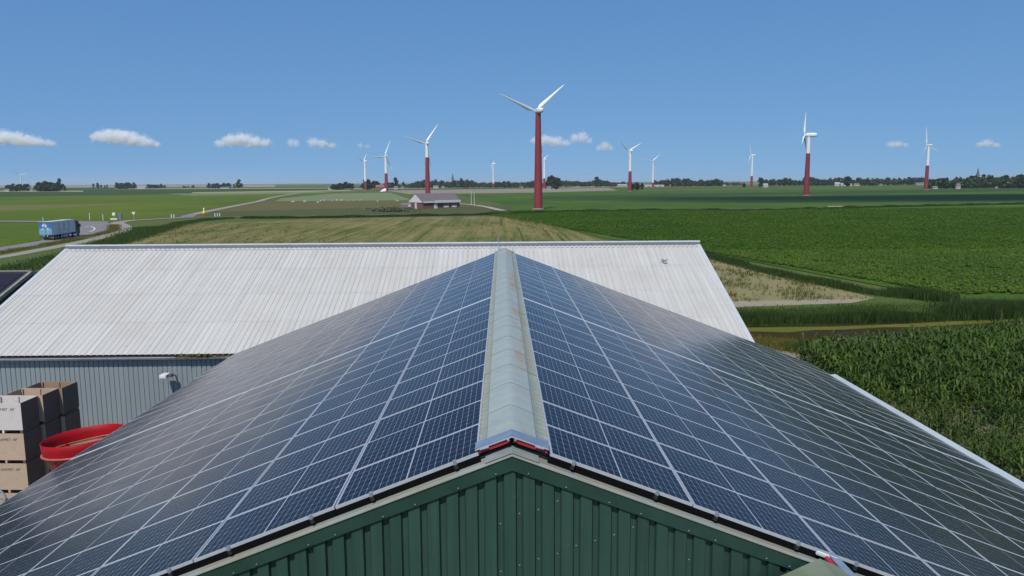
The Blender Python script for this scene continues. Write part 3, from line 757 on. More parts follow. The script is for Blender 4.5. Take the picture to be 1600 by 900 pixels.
for d in range(3):
    for h in range(4):
        wm = WOODS[0] if (d == 0 and h == 3) else WOODS[1] if (h < 3 or d == 1) else WOODS[2]
        rz = rad(-3) + random.uniform(-.008, .008)
        org = Vector((bx0 + d * .17, 20.0 + d * (BD + (.05 if d == 1 else .02)), h * BH + .15 * 0))
        b = thing('potato_box', 'plywood potato box, %s in its stack, %s' % (levels[h], rows[d]), 'crate', org + Vector((random.uniform(-.012, .012), 0, 0)), rz, 'wooden potato boxes stacked in the yard')
        t = .022; z0 = .13
        m = MB(); m.box(-BW, 0, 0, t, z0, BH - .01); fp = m.build('front_panel', wm, b)
        m = MB(); m.box(-BW, 0, BD - t, BD, z0, BH - .01); m.build('back_panel', wm, b)
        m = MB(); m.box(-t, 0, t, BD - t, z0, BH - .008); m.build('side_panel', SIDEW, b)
        m = MB(); m.box(-BW, -BW + t, t, BD - t, z0, BH - .008); m.build('side_panel', wm, b)
        m = MB(); m.box(-BW + t, -t, t, BD - t, z0, z0 + .03); m.build('floor', wm, b)
        for px_ in (-BW + .03, -BW / 2 - .04, -.11):
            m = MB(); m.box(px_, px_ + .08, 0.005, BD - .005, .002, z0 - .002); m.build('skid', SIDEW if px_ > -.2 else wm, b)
        for (cx_, cy_) in ((-.09, t), (-BW + t, t), (-.09, BD - t - .07), (-BW + t, BD - t - .07), (-BW / 2 - .035, BD - t - .05), (-BW / 2 - .035, t)):
            m = MB(); m.box(cx_, cx_ + .068, cy_ + .002, cy_ + .05, z0 + .03, BH - .03); m.build('corner_post', wm, b)
        if d == 0:
            tx = link('stencil', TXT, None, fp); tx.location = (-BW * .5, -.002, BH - .30); tx.rotation_euler = (math.pi / 2, 0, 0)

# ------------------------------------------------------------------ the red tub
tp = at_y(135, 700, 19.6)
tub = thing('red_hopper', 'big round red steel hopper standing beside the potato boxes', 'hopper', (tp[0], 19.6, 0))
TUBR = plain('hopper_red', (.36, .004, .010), .55, 0, .35, 1.6, spec=.25)
tz = tp[2] + .04
R_ = 1.42
tilt = Matrix.Translation((0, 0, tz)) @ Matrix.Rotation(rad(-5), 4, 'Y') @ Matrix.Rotation(rad(-2), 4, 'X')
def put(o): o.matrix_local = tilt; return o
m = MB(); m.lathe([(R_, 0), (R_ + .03, .22), (R_ + .035, .46), (R_ + .02, .47), (R_ + .005, .46), (R_ - .02, .22), (R_ - .03, .0)], 48); put(m.build('rim_band', TUBR, tub, True))
m = MB(); m.lathe([(R_ + .01, .03), (R_ + .07, .02), (R_ + .075, -.02), (R_ + .01, -.04), (R_ - .02, -.03)], 48); put(m.build('lip', plain('hopper_lip', (.46, .10, .09), .5), tub, True))
m = MB(); m.lathe([(R_ - .02, -.02), (R_ - .42, -1.35), (R_ - .46, -1.35), (R_ - .06, -.02)], 48); put(m.build('cone', plain('hopper_cone', (.27, .035, .03), .5, 0, .4, 1.5), tub, True))
m = MB(); m.lathe([(R_ - .045, -.03), (R_ - .10, -.10), (R_ - .50, -1.25), (.02, -1.28)], 48); put(m.build('liner', plain('worn_liner', (.33, .16, .10), .7, 0, .5, 1.0), tub, True))
m = MB(); prev = None
for a in np.linspace(rad(60), rad(215), 22):
    p = ((R_ - .07) * math.cos(a), (R_ - .07) * math.sin(a), .04 + .05 * math.sin(a * 2)); 
    if prev: m.tube(prev, p, .012, n=6)
    prev = p
put(m.build('hose', plain('tan_hose', (.45, .35, .24), .6), tub))
for a in (.6, 2.6, 4.4):
    m = MB(); c_, s_ = math.cos(a), math.sin(a); m.tube(((R_ - .05) * c_, (R_ - .05) * s_, 0.02), ((R_ - .1) * c_, (R_ - .1) * s_, tz - .1), .05); m.build('leg', TUBR, tub)
# tubular frame of a machine at the left edge
fpnt = at_y(8, 765, 17.6)
fr_ = thing('pipe_frame', 'bent galvanised pipe frame in front of the boxes at the left edge', 'frame', (fpnt[0], 17.6, 0))
m = MB(); zt = fpnt[2]
arc = [(-1.2, 0, zt - .25)] + [(-.55 + .55 * math.cos(a), 0, zt - .35 + .42 * math.sin(a)) for a in np.linspace(rad(140), 0, 9)]
for a, b in zip(arc[:-1], arc[1:]): m.tube(a, b, .035)
m.build('hoop', GALV, fr_)
m = MB(); m.tube((0, 0, zt - .35), (.04, 0, .02), .045); m.build('post', plain('frame_dark', (.06, .065, .07), .5, .3), fr_)
m = MB(); m.tube((0, 0, zt - .40), (-.9, .0, zt - .62), .03); m.tube((-1.15, 0, zt - .3), (-1.15, 0, .02), .04); m.build('brace', GALV, fr_)

# ------------------------------------------------------------------ dark shed at the far left
sp = at_z(47, 424, 5.6)
shed = thing('dark_shed', 'shed with a dark panelled roof behind the left end of the pale barn', 'shed', (sp[0], sp[1], 0), rad(1))
m = MB()
SR, SW_, SE, SLn = 5.6, 8.0, 2.9, 22
for s in (-1, 1):
    a = [(-SLn, 0, SR), (0, 0, SR), (0, s * SW_, SE), (-SLn, s * SW_, SE)]; b = [(p[0], p[1], p[2] - .12) for p in a]
    m = MB(); m.hexa(b if s > 0 else b[::-1], a if s > 0 else a[::-1]); m.build('roof_slope', plain('shed_roof_dark', (.030, .028, .042), .45, 0, .3, 3), shed)
    m = MB(); q = (SE - SR) / SW_
    a = [(-.02, 0, SR + .04), (.22, 0, SR + .04), (.22, s * (SW_ + .1), SE), (-.02, s * (SW_ + .1), SE)]; b = [(p[0], p[1], p[2] - .3) for p in a]
    m.hexa(b if s > 0 else b[::-1], a if s > 0 else a[::-1]); m.build('verge_board', plain('shed_verge', (.27, .25, .20), .8, 0, .3, 3), shed)
    m = MB(); m.box(-SLn + .2, -.1, s * (SW_ - .35), s * (SW_ - .35) + .1, .02, SE - .1); m.build('side_wall', BLACK, shed)
m = MB(); m.box(-SLn, .1, -.15, .15, SR - .02, SR + .09); m.build('ridge_cap', plain('shed_ridge', (.24, .23, .21), .8), shed)
for i in range(9):
    for j in range(3):
        m = MB(); y0 = -.45 - j * 2.3; a0 = -.35 - i * 2.3
        z_ = lambda y: SR - abs(y) * (SR - SE) / SW_ + .05
        a = [(a0 - 2.25, y0 - 2.2, z_(y0 - 2.2)), (a0, y0 - 2.2, z_(y0 - 2.2)), (a0, y0, z_(y0)), (a0 - 2.25, y0, z_(y0))]; b = [(p[0], p[1], p[2] - .03) for p in a]
        m.hexa(b, a); m.build('solar_panel', plain('shed_panel', (.022, .018, .024), .5, 0, .3, 4, spec=.2), shed)
m = MB(); m.add([(.08, -SW_ + .3, .02), (.08, SW_ - .3, .02), (.08, SW_ - .3, SE - .1), (.08, 0, SR - .12), (.08, -SW_ + .3, SE - .1)], [(0, 1, 2, 3, 4)]); m.build('gable_wall', plain('tarred_boards', (.012, .011, .011), .8, 0, .3, 2), shed)

# ------------------------------------------------------------------ bird on the pale roof
bpos = at_y(1038, 408, 34.2)
bd = thing('bird', 'small dark bird above the white corrugated roof near its right end', 'bird', bpos, rad(215))
bd.scale = (.62,) * 3
m = MB(); m.loft([[(x, r * math.cos(t), .6 * r * math.sin(t) + z) for t in np.linspace(0, 2 * math.pi, 8, endpoint=False)] for x, r, z in ((-.20, .02, 0), (-.12, .06, 0), (0, .075, 0), (.10, .06, .01), (.16, .045, .03), (.20, .04, .035), (.24, .012, .03))])
m.build('body', plain('bird_grey', (.07, .07, .075), .8), bd, True)
for s in (-1, 1):
    m = MB(); a = [(.08, s * .05, .04), (.12, s * .30, .16), (.02, s * .50, .20), (-.08, s * .28, .14), (-.08, s * .05, .03)]
    m.add(a + [(p[0], p[1], p[2] - .012) for p in a], [(0, 1, 2, 3, 4), (9, 8, 7, 6, 5), (0, 5, 6, 1), (1, 6, 7, 2), (2, 7, 8, 3), (3, 8, 9, 4)]); m.build('wing', MC['bird_grey'], bd)
m = MB(); m.hexa([(-.34, -.07, -.01), (-.17, -.02, -.01), (-.17, .02, -.01), (-.34, .07, -.01)], [(-.34, -.07, .0), (-.17, -.02, .005), (-.17, .02, .005), (-.34, .07, .0)]); m.build('tail', MC['bird_grey'], bd)

# ------------------------------------------------------------------ wind turbines
def blade_mesh():
    m = MB(); rings = []
    for t, ch, th, tw in ((.02, .030, .030, 0), (.06, .030, .030, 0), (.10, .045, .030, .15), (.18, .092, .024, .22), (.25, .088, .020, .18), (.45, .066, .013, .10), (.65, .048, .009, .05), (.85, .032, .006, .02), (.96, .020, .004, .0), (1.0, .006, .002, 0)):
        r = []
        for k in range(10):
            a = 2 * math.pi * k / 10; x = ch * (.5 * math.cos(a) + (.22 if t > .08 else 0)); y = th * .5 * math.sin(a)
            r.append((x * math.cos(tw) - y * math.sin(tw), x * math.sin(tw) + y * math.cos(tw), t))
        rings.append(r)
    m.loft(rings); me = bpy.data.meshes.new('blade'); me.from_pydata(m.v, [], m.f); me.update(); me.materials.append(WHITE)
    me.polygons.foreach_set('use_smooth', [True] * len(me.polygons)); return me
BLADE = blade_mesh()
def turbine(label, base, hub, Y, R, redfrac, alpha, phis, rtow, naclen=7.0):
    # base/hub: pixel of tower foot and of the hub; Y: distance; R: blade length; alpha: turn of the rotor axis to the left of the line of sight
    b = at_y(base[0], base[1], Y); h = at_y(hub[0], hub[1], Y); H = h[2]
    va = math.atan2(b[0] - CAM[0], Y - CAM[1]); az = va - rad(alpha)
    t = thing('wind_turbine', label, 'wind turbine', (b[0], Y, 0), 0, 'wind turbines in the polder')
    zr = H * redfrac; r_at = lambda z: rtow * (1 - .42 * z / H)
    if redfrac > 0:
        m = MB(); m.lathe([(r_at(0), 0), (r_at(zr), zr)], 24); m.build('red_tower', RED, t, True)
    if redfrac < .97:
        m = MB(); m.lathe([(r_at(zr), zr), (r_at(H), H - .6)], 24); m.build('white_tower', WHITE, t, True)
    m = MB(); m.lathe([(rtow * 1.35, 0), (rtow * 1.35, .5), (rtow * 1.0, .55)], 20, cap=True); m.build('foundation', plain('foundation_concrete', (.35, .30, .26), .9), t)
    ax = Vector((math.sin(az), math.cos(az), 0)); sd_ = Vector((math.cos(az), -math.sin(az), 0)); zz_ = Vector((0, 0, 1))
    M = Matrix(((sd_.x, ax.x, 0, 0), (sd_.y, ax.y, 0, 0), (0, 0, 1, H), (0, 0, 0, 1)))       # local x: across, y: towards the rotor
    hw, hh = naclen * .17, naclen * .19
    m = MB()
    rings = [[(hw * s * f, y, hh * c * g) for s, c in [(math.cos(a), math.sin(a)) for a in np.linspace(0, 2 * math.pi, 12, endpoint=False)] for f, g in [(1, 1)]] for y, f0 in ()]
    for y, k in ((-naclen * .68, .45), (-naclen * .62, .85), (-naclen * .3, 1.0), (naclen * .12, 1.0), (naclen * .26, .8), (naclen * .30, .6)):
        rings.append([(hw * k * (abs(math.cos(a)) ** .6) * math.copysign(1, math.cos(a)), y, hh * k * (abs(math.sin(a)) ** .6) * math.copysign(1, math.sin(a))) for a in np.linspace(0, 2 * math.pi, 16, endpoint=False)])
    m.loft(rings[::-1]); o = m.build('nacelle', WHITE, t, True); o.matrix_local = M
    m = MB(); y0 = naclen * .30
    m.loft([[(r * math.cos(a), y, r * math.sin(a)) for a in np.linspace(0, 2 * math.pi, 14, endpoint=False)] for y, r in ((y0 + R * .085, .01), (y0 + R * .08, R * .02), (y0 + R * .05, R * .04), (y0, R * .045))])
    hb = m.build('hub', WHITE, t, True); hb.matrix_local = M
    for ph in phis:
        o = bpy.data.objects.new('blade', BLADE); col.objects.link(o); o.parent = t
        a = rad(ph); dirv = Vector((math.cos(a), 0, math.sin(a))); tv = Vector((-math.sin(a), 0, math.cos(a)))
        B = Matrix(((tv.x * R, 0, dirv.x * R, 0), (0, R, 0, y0 + R * .03), (tv.z * R, 0, dirv.z * R, 0), (0, 0, 0, 1))) @ Matrix.Rotation(rad(alpha * .75), 4, 'Z')
        o.matrix_local = M @ B
    return t
T = turbine
T('tall wind turbine with an all red tower, nearest of all', (841, 328), (837, 173), 354, 19.5, .985, 24, (158, 41, 279), 2.1, 6.5)
T('wind turbine with long red tower foot behind the brick clubhouse', (668.5, 304), (668, 224), 790, 24.5, .73, 22, (164, 55, 281), 2.7, 6.5)
T('wind turbine beside a white heap, left blade held level', (604, 299), (604.5, 244), 1090, 24.5, .52, 20, (185, 69, 299), 2.6, 6.5)
T('small wind turbine left of the one beside the white heap', (571.5, 298), (570.5, 252), 1260, 15.5, .32, 45, (160, 60, 278), 2.3, 7)
T('distant thin wind turbine, white with a short red foot, right of a church spire', (771, 292.5), (771.5, 256), 1750, 18, .18, 66, (125, 25, 255), 2.2, 9)
T('wind turbine partly hidden behind the tall red tower', (850.5, 295), (850.5, 249), 1400, 17.5, .36, 48, (140, 30, 265), 2.4, 7)
T('wind turbine with half red tower and blades raised like a Y', (984, 299), (983.5, 236), 990, 22.5, .50, 40, (139, 28, 264), 2.5, 7)
T('white wind turbine with orange foot left of a long dark wood', (1020, 291), (1020.5, 251.5), 1700, 22.5, .17, 22, (170, 42, 287), 2.3, 6)
T('wind turbine seen almost edge on, left of the long red tower', (1174, 292.5), (1172.5, 242.5), 1420, 21.5, .36, 70, (106, 226, 346), 2.4, 8)
T('wind turbine seen edge on with a long flat nacelle', (1259.5, 306), (1262, 211), 648, 19.5, .70, 84, (84, 204, 324), 2.4, 9.5)
T('wind turbine with one blade down left and one up, right side', (1446.5, 297), (1448, 227), 960, 22.5, .55, 52, (97, 236, 342), 2.5, 7)
T('lone all white wind turbine on the far left horizon', (33, 290), (32.2, 273.8), 2900, 29, 0.0, 18, (137, 16, 258), 2.6, 8)

# white heap beside one turbine
wp = at_y(599, 301.5, 1075)
m = MB(); m.loft([[(wp[0] + x_, 1075 + 2.2 * k_ * math.cos(a), max(0, 5.2 * k_ * math.sin(a))) for a in np.linspace(0, math.pi, 9)] for x_, k_ in ((-4.6, .12), (-2, .55), (1.5, .9), (3.6, 1.0), (4.2, .7))])
tag(m.build('tarpaulin_heap', WHITE, None, True), 'white tarpaulin covered heap at the foot of a turbine', 'heap')

# ------------------------------------------------------------------ brick clubhouse
hp = at_z(660, 326.5)
BRK = plain('brick_red_brown', (.20, .085, .085), .9, 0, .25, 1.5); ROOFT = plain('grey_roof_tiles', (.165, .13, .14), .8, 0, .25, .8); WB = plain('white_boards', (.66, .65, .64), .6, 0, .1, 1)
house = thing('clubhouse', 'low brick clubhouse with white gable and grey roof', 'house', (hp[0], hp[1], 0), rad(40))
HWd, HLn, HE, HRg, WZ = 11.5, 23.0, 3.1, 7.4, 4.5      # local x along the ridge (to the right, away), y back-left
m = MB(); m.box(0, HLn, 0, HWd, 0, HE); m.build('wall', BRK, house)
m = MB(); m.add([(-.25, -.4, HE), (-.25, HWd + .4, HE), (-.25, HWd + .4, HE + .35), (-.25, HWd / 2, HRg), (-.25, -.4, HE + .35), (.1, -.4, HE), (.1, HWd + .4, HE), (.1, HWd + .4, HE + .35), (.1, HWd / 2, HRg), (.1, -.4, HE + .35)], [(4, 3, 2, 1, 0), (5, 6, 7, 8, 9), (0, 1, 6, 5), (0, 5, 9, 4), (4, 9, 8, 3), (3, 8, 7, 2), (1, 2, 7, 6)]); m.build('white_gable', WB, house)
m = MB(); m.add([(HLn - .1, -.4, HE), (HLn - .1, HWd + .4, HE), (HLn - .1, HWd / 2, HRg - .1)], [(0, 1, 2)]); m.build('gable_end', BRK, house)
for s in (0, 1):
    m = MB(); y0, y1 = (-.6, HWd / 2) if s == 0 else (HWd + .6, HWd / 2)
    a = [(-.35, y0, HE + .5), (HLn + .3, y0, HE + .5), (HLn + .3, y1, HRg + .12), (-.35, y1, HRg + .12)]; b = [(p[0], p[1], p[2] - .18) for p in a]
    m.hexa(b if s == 0 else b[::-1], a if s == 0 else a[::-1]); m.build('roof', ROOFT, house)
m = MB(); m.box(0.2, HLn + .2, -.62, -.45, HE - .15, HE + 1.35 - .75); m.box(7.5, HLn + .2, -.78, -.62, HE - .25, HE + 1.0); m.build('white_fascia', WB, house)
m = MB(); m.box(-.09, .0, 5.0, 6.5, 0.02, HE - .02); m.build('white_door', WB, house)
m = MB(); m.box(7.0, 9.0, -.08, .0, .05, 2.6); m.build('entrance_door', WB, house)
for x0 in (13.0, 18.0):
    m = MB(); m.box(x0, x0 + 3.0, -.07, 0, .4, 2.7); wf = m.build('window', WB, house)
    for dx in (.15, 1.6):
        m = MB(); m.box(x0 + dx, x0 + dx + 1.2, -.09, -.065, 1.5, 2.5); m.build('pane', GLASSD, wf)
tr = at_z(633.5, 326.4)
van = thing('trailer', 'grey trailer parked at the left end of the clubhouse', 'trailer', (tr[0] + .6, tr[1] - 3.5, 0), rad(25))
m = MB(); m.loft([[(x, y, z) for y, z in ((-1.1, .7), (1.1, .7), (1.15, 2.4), (.9, 2.9), (-.9, 2.9), (-1.15, 2.4))] for x in (-2.4, 2.4)]); m.build('body', plain('trailer_grey', (.25, .22, .25), .6, 0, .2, 1), van)
m = MB(); m.box(1.0, 2.2, -1.2, -1.12, 1.2, 2.2); m.build('window', WB, van)
m = MB(); m.box(-2.3, 2.3, -1.0, 1.0, .35, .7); m.build('chassis', DARK, van)
for xx in (-.6, .6):
    for yy in (-1.0, 1.0):
        m = MB(); m.tube((xx, yy - .1, .36), (xx, yy + .1, .36), .36, n=12); m.build('wheel', DARK, van)
for i, (px_, py_) in enumerate(((736.5, 320), (741, 321.5))):
    p = at_z(px_, py_); pl = thing('flag_pole', ('left', 'right')[i] + ' one of two thin white poles beside the clubhouse', 'pole', (p[0], p[1], 0), 0, 'white poles by the clubhouse')
    m = MB(); m.tube((0, 0, 0), (0, 0, 7.2), .11, .08, 8); m.build('mast', WHITE, pl)
    m = MB(); m.lathe([(.13, 7.2), (.13, 7.35), (.02, 7.42)], 8, cap=True); m.build('cap', WHITE, pl)

# ------------------------------------------------------------------ lorry on the bend
lr = at_z(72.5, 376.5)
lorry = thing('lorry', 'articulated lorry with grey trailer and blue rear doors on the road', 'lorry', (lr[0], lr[1], .15), rad(98))
# local x: driving direction, y: left
GRYT = plain('trailer_grey_side', (.60, .61, .61), .5, .0, .08, .5); LSC = 1.06
LW, LH, LL = 1.42, 4.2, 13.2
m = MB(); m.box(.06, LL, -LW, LW, 1.15, LH); body = m.build('trailer_body', GRYT, lorry)
m = MB(); m.box(0, .06, -LW, LW, 1.15, LH); dr = m.build('rear_doors', plain('lorry_blue', (.06, .20, .42), .4, 0, .4, .9, c2=(.05, .14, .36)), lorry)
m = MB(); m.box(-.014, 0, -LW + .08, LW - .08, 1.3, 2.7); m.build('light_blue_panel', plain('lorry_light_blue', (.20, .44, .56), .4, 0, .3, 1.2), dr)
m = MB(); m.box(-.03, -.012, -.02, .02, 1.2, LH - .05); m.build('door_gap', DARK, dr)
for yy, zz_, sy, sz in ((.45, 3.35, .22, .35), (-.1, 3.25, .25, .42), (.15, 3.75, .3, .12), (-.55, 2.6, .2, .3), (.6, 2.55, .25, .2)):
    m = MB(); m.loft([[(x, yy + sy * math.cos(a) * (1 + .25 * math.sin(3 * a)), zz_ + sz * math.sin(a)) for a in np.linspace(0, 2 * math.pi, 12, endpoint=False)] for x in (-.03, -.004)]); m.build('white_motif', plain('motif_white', (.62, .74, .85), .4), dr)
m = MB(); m.box(-.05, LL + .02, -LW - .02, LW + .02, LH, LH + .05); m.build('roof_rail', plain('lorry_roof', (.50, .53, .55), .5), lorry)
m = MB(); m.box(-.04, .02, -LW, LW, LH - .12, LH - .001); m.build('lamp_bar', plain('lamp_bar_dark', (.05, .04, .07), .5), dr)
EMB = plain('emblem_grey', (.40, .42, .43), .5)
for s in (-1, 1):
    m = MB(); rings = []
    for t in np.linspace(-1, 1, 13):
        x = 6.6 + s * (2.9 - .55 * (t * .5 + .5) * 0 - .9 * (t - .2) ** 2 * .6); z = 2.7 + t * 1.35
        rings.append([(x - .28, -LW - .012, z), (x + .28, -LW - .012, z), (x + .28, -LW - .002, z), (x - .28, -LW - .002, z)])
    m.loft(rings); m.build('side_stripe', EMB, body)
m = MB()
for cx_, cz_, rx, rz_ in ((6.6, 3.1, .55, .55), (6.6, 3.75, .25, .22)):
    m.loft([[(cx_ + rx * math.cos(a), y, cz_ + rz_ * math.sin(a)) for a in np.linspace(0, 2 * math.pi, 14, endpoint=False)] for y in (-LW - .012, -LW - .002)])
for k in range(7): m.box(5.4 + k * .36, 5.4 + k * .36 + .24, -LW - .012, -LW - .002, 2.0, 2.28 + .08 * (k % 3))
m.build('emblem', EMB, body)
m = MB(); m.box(.3, LL - .5, -.55, .55, .75, 1.15); m.build('chassis', DARK, lorry)
for s in (-1, 1):
    m = MB(); m.box(4.5, 9.5, s * LW - .03, s * LW + .03, .5, 1.0); m.build('side_guard', plain('guard_grey', (.30, .31, .33), .5, .3), lorry)
m = MB(); m.box(-.02, .12, -LW + .05, LW - .05, .55, .85); bmp = m.build('rear_bumper', plain('bumper_dark', (.04, .04, .05), .5), lorry)
for s in (-1, 1):
    m = MB(); m.box(-.04, -.02, s * 1.0 - .2, s * 1.0 + .2, .62, .80); m.build('tail_light', plain('tail_light_red', (.5, .03, .03), .4), bmp)
    m = MB(); m.box(-.05, -.02, s * .35 - .08, s * .35 + .08, .9, 1.12); m.build('marker_plate', WHITE, bmp)
def wheel(x, y):
    m = MB(); m.lathe([(.30, -.14), (.46, -.16), (.51, -.1), (.51, .1), (.46, .16), (.30, .14)], 18); o = m.build('wheel', DARK, lorry, True); o.matrix_local = Matrix.Translation((x, y, .51)) @ Matrix.Rotation(math.pi / 2, 4, 'X')
    m = MB(); m.lathe([(.01, .1), (.29, .12), (.30, -.12), (.01, -.1)], 14); m.build('rim', GALV, o)
for x in (2.2, 3.5, 4.8, 12.0, 15.2):
    for s in (-1, 1): wheel(x, s * 1.12)
m = MB(); m.loft([[(x, y, z) for x, z in ((13.7, .6), (16.2, .6), (16.3, 2.0), (15.95, 3.4), (15.4, 3.75), (13.9, 3.95), (13.7, 3.9))] for y in (1.25, -1.25)]); cab = m.build('cab', plain('cab_dark_blue', (.03, .035, .05), .4), lorry)
for s in (-1, 1):
    m = MB(); m.box(14.9, 15.8, s * 1.255 - .01, s * 1.255 + .01, 2.0, 2.9); m.build('side_window', GLASSD, cab)
    m = MB(); m.box(15.9, 16.1, s * 1.45 - .1, s * 1.45 + .1, 2.2, 3.0); m.build('mirror', DARK, cab)
m = MB(); m.add([(16.32, -1.1, 2.05), (16.32, 1.1, 2.05), (16.0, 1.1, 3.35), (16.0, -1.1, 3.35)], [(0, 1, 2, 3)]); m.build('windscreen', GLASSD, cab)

# ------------------------------------------------------------------ signs and posts beside the road
def post_thing(name, label, cat, px_, py_, h, head, group=None):
    p = at_z(px_, py_); t = thing(name, label, cat, (p[0], p[1], 0), 0, group)
    m = MB(); m.tube((0, 0, 0), (0, 0, h), .06, .05, 6); m.build('post', plain('post_grey', (.5, .5, .5), .5), t)
    if head == 'tri':
        m = MB(); m.add([(-.75, -.07, h), (.75, -.07, h), (0, -.07, h - 1.25), (-.75, -.1, h), (.75, -.1, h), (0, -.1, h - 1.25)], [(0, 1, 2), (5, 4, 3), (0, 3, 4, 1), (1, 4, 5, 2), (2, 5, 3, 0)]); pl = m.build('sign_plate', WHITE, t)
        m = MB(); m.box(-.75, .75, -.115, -.1, h - .12, h); m.build('red_rim', plain('sign_red', (.5, .05, .05), .5), pl)
    if head == 'board':
        m = MB(); m.box(-.5, .5, -.12, -.06, h - 1.0, h); m.build('sign_plate', WHITE, t)
    if head == 'yellow':
        m = MB(); m.lathe([(.9, .2), (.95, .6), (.45, 1.5), (.2, 1.9)], 10, cap=True); m.build('yellow_base', plain('sign_yellow', (.75, .42, .02), .5), t)
        m = MB(); m.lathe([(.35, 1.9), (.35, 2.4), (.1, 2.7)], 10, cap=True); m.build('white_top', WHITE, t)
    if head == 'box':
        m = MB(); m.box(-.5, .5, -.35, .35, .1, h); m.build('cabinet', plain('cabinet_blue_grey', (.16, .21, .27), .5), t)
        m = MB(); m.box(-.55, .55, -.4, .4, h, h + .1); m.build('cabinet_roof', GALV, t)
    if head == 'low':
        m = MB(); m.box(-1.2, 1.2, -.08, 0, .3, .8); m.build('plate', WHITE, t)
    return t
post_thing('road_sign', 'white square road sign left of the grey cabinet', 'road sign', 178.5, 345.5, 3.0, 'board')
post_thing('low_board', 'low white board at the foot of the square sign', 'board', 178, 344.5, .8, 'low')
post_thing('roadside_cabinet', 'narrow blue grey cabinet standing at the cycle path end', 'cabinet', 188.5, 345, 2.6, 'box')
post_thing('yield_sign', 'white triangular yield sign right of the grey cabinet', 'road sign', 209.5, 343.5, 3.0, 'tri')
post_thing('yellow_marker', 'yellow road marker with white top at the far junction', 'road marker', 319, 334.5, 2.4, 'yellow')
for i, (px_, py_) in enumerate(((140.4, 344.5), (161.3, 344.8), (67.5, 345.5), (120, 370))):
    t = post_thing('marker_post', ('tall white marker post behind the bend', 'faint marker post between bend and square sign', 'small post beyond the road behind the lorry', 'short white post at the verge before the lorry cab')[i], 'post', px_, py_, (2.8, 2.4, 1.5, 1.3)[i], None, 'marker posts by the road')
    m = MB(); m.box(-.07, .07, -.07, .07, .1, (2.7, 2.3, 1.4, 1.2)[i]); m.build('sleeve', WHITE, t)
for i, (px_, py_) in enumerate(((268, 340), (272, 340), (336, 338.5), (340, 338.3), (343.5, 338))):
    t = post_thing('bollard', ORD[i] + ' from left, short white bollard at the junction of the farm road', 'bollard', px_, py_, 1.2, None, 'white bollards at the junction')
    m = MB(); m.lathe([(.18, 0), (.18, 1.15), (.10, 1.3)], 8, cap=True); m.build('shell', WHITE, t)

# ------------------------------------------------------------------ sheep
WOOL = plain('sheep_wool', (.62, .60, .54), .9, 0, .15, 4)
def sheep_proto():
    t = thing('sheep', 'small white sheep grazing in the brown pasture', 'sheep', (0, 0, 0), 0, 'sheep in the brown pasture')
    m = MB(); m.loft([[(x, r * math.cos(a), .72 + .9 * r * math.sin(a)) for a in np.linspace(0, 2 * math.pi, 10, endpoint=False)] for x, r in ((-.6, .1), (-.5, .3), (-.2, .38), (.2, .37), (.45, .3), (.62, .2), (.78, .13), (.92, .10), (1.0, .03))]); m.build('body', WOOL, t, True)
    for x in (-.35, .35):
        for y in (-.17, .17):
            m = MB(); m.tube((x, y, .55), (x, y, 0.0), .07, .05, 6); m.build('leg', WOOL, t)
    return t
SH = sheep_proto(); first = True
for si, (px_, py_) in enumerate(((457, 317), (459.5, 317), (475, 316.6), (477, 316.4), (497, 318), (501, 315.5), (506, 314.8), (519, 315), (527, 314.6), (534, 314.6), (545, 315.4), (553, 315.2), (563, 314.8), (590, 316.2), (619, 314.8), (622, 316))):
    o = SH if first else copy_tree(SH); first = False
    p = at_z(px_, py_); o.location = (p[0], p[1], .1); o.rotation_euler.z = random.uniform(0, 6.28); o.scale = (1.05,) * 3; o['label'] = ORD[si] + ' from left, small white sheep grazing in the brown pasture'
for si, (px_, py_) in enumerate(((1297, 287.2), (1355, 286), (1379, 286), (1389.5, 287), (1409, 287.2), (1419, 286), (1423, 285.4), (1433, 285.4))):
    o = copy_tree(SH); p = at_z(px_, py_); q = p * .8; o.location = (q[0], q[1], .1); o.scale = (2.0,) * 3; o.rotation_euler.z = random.uniform(0, 6.28)
    o['label'] = ORD[si] + ' from left, white sheep far away on the right pasture'; o['group'] = 'far sheep on the right'

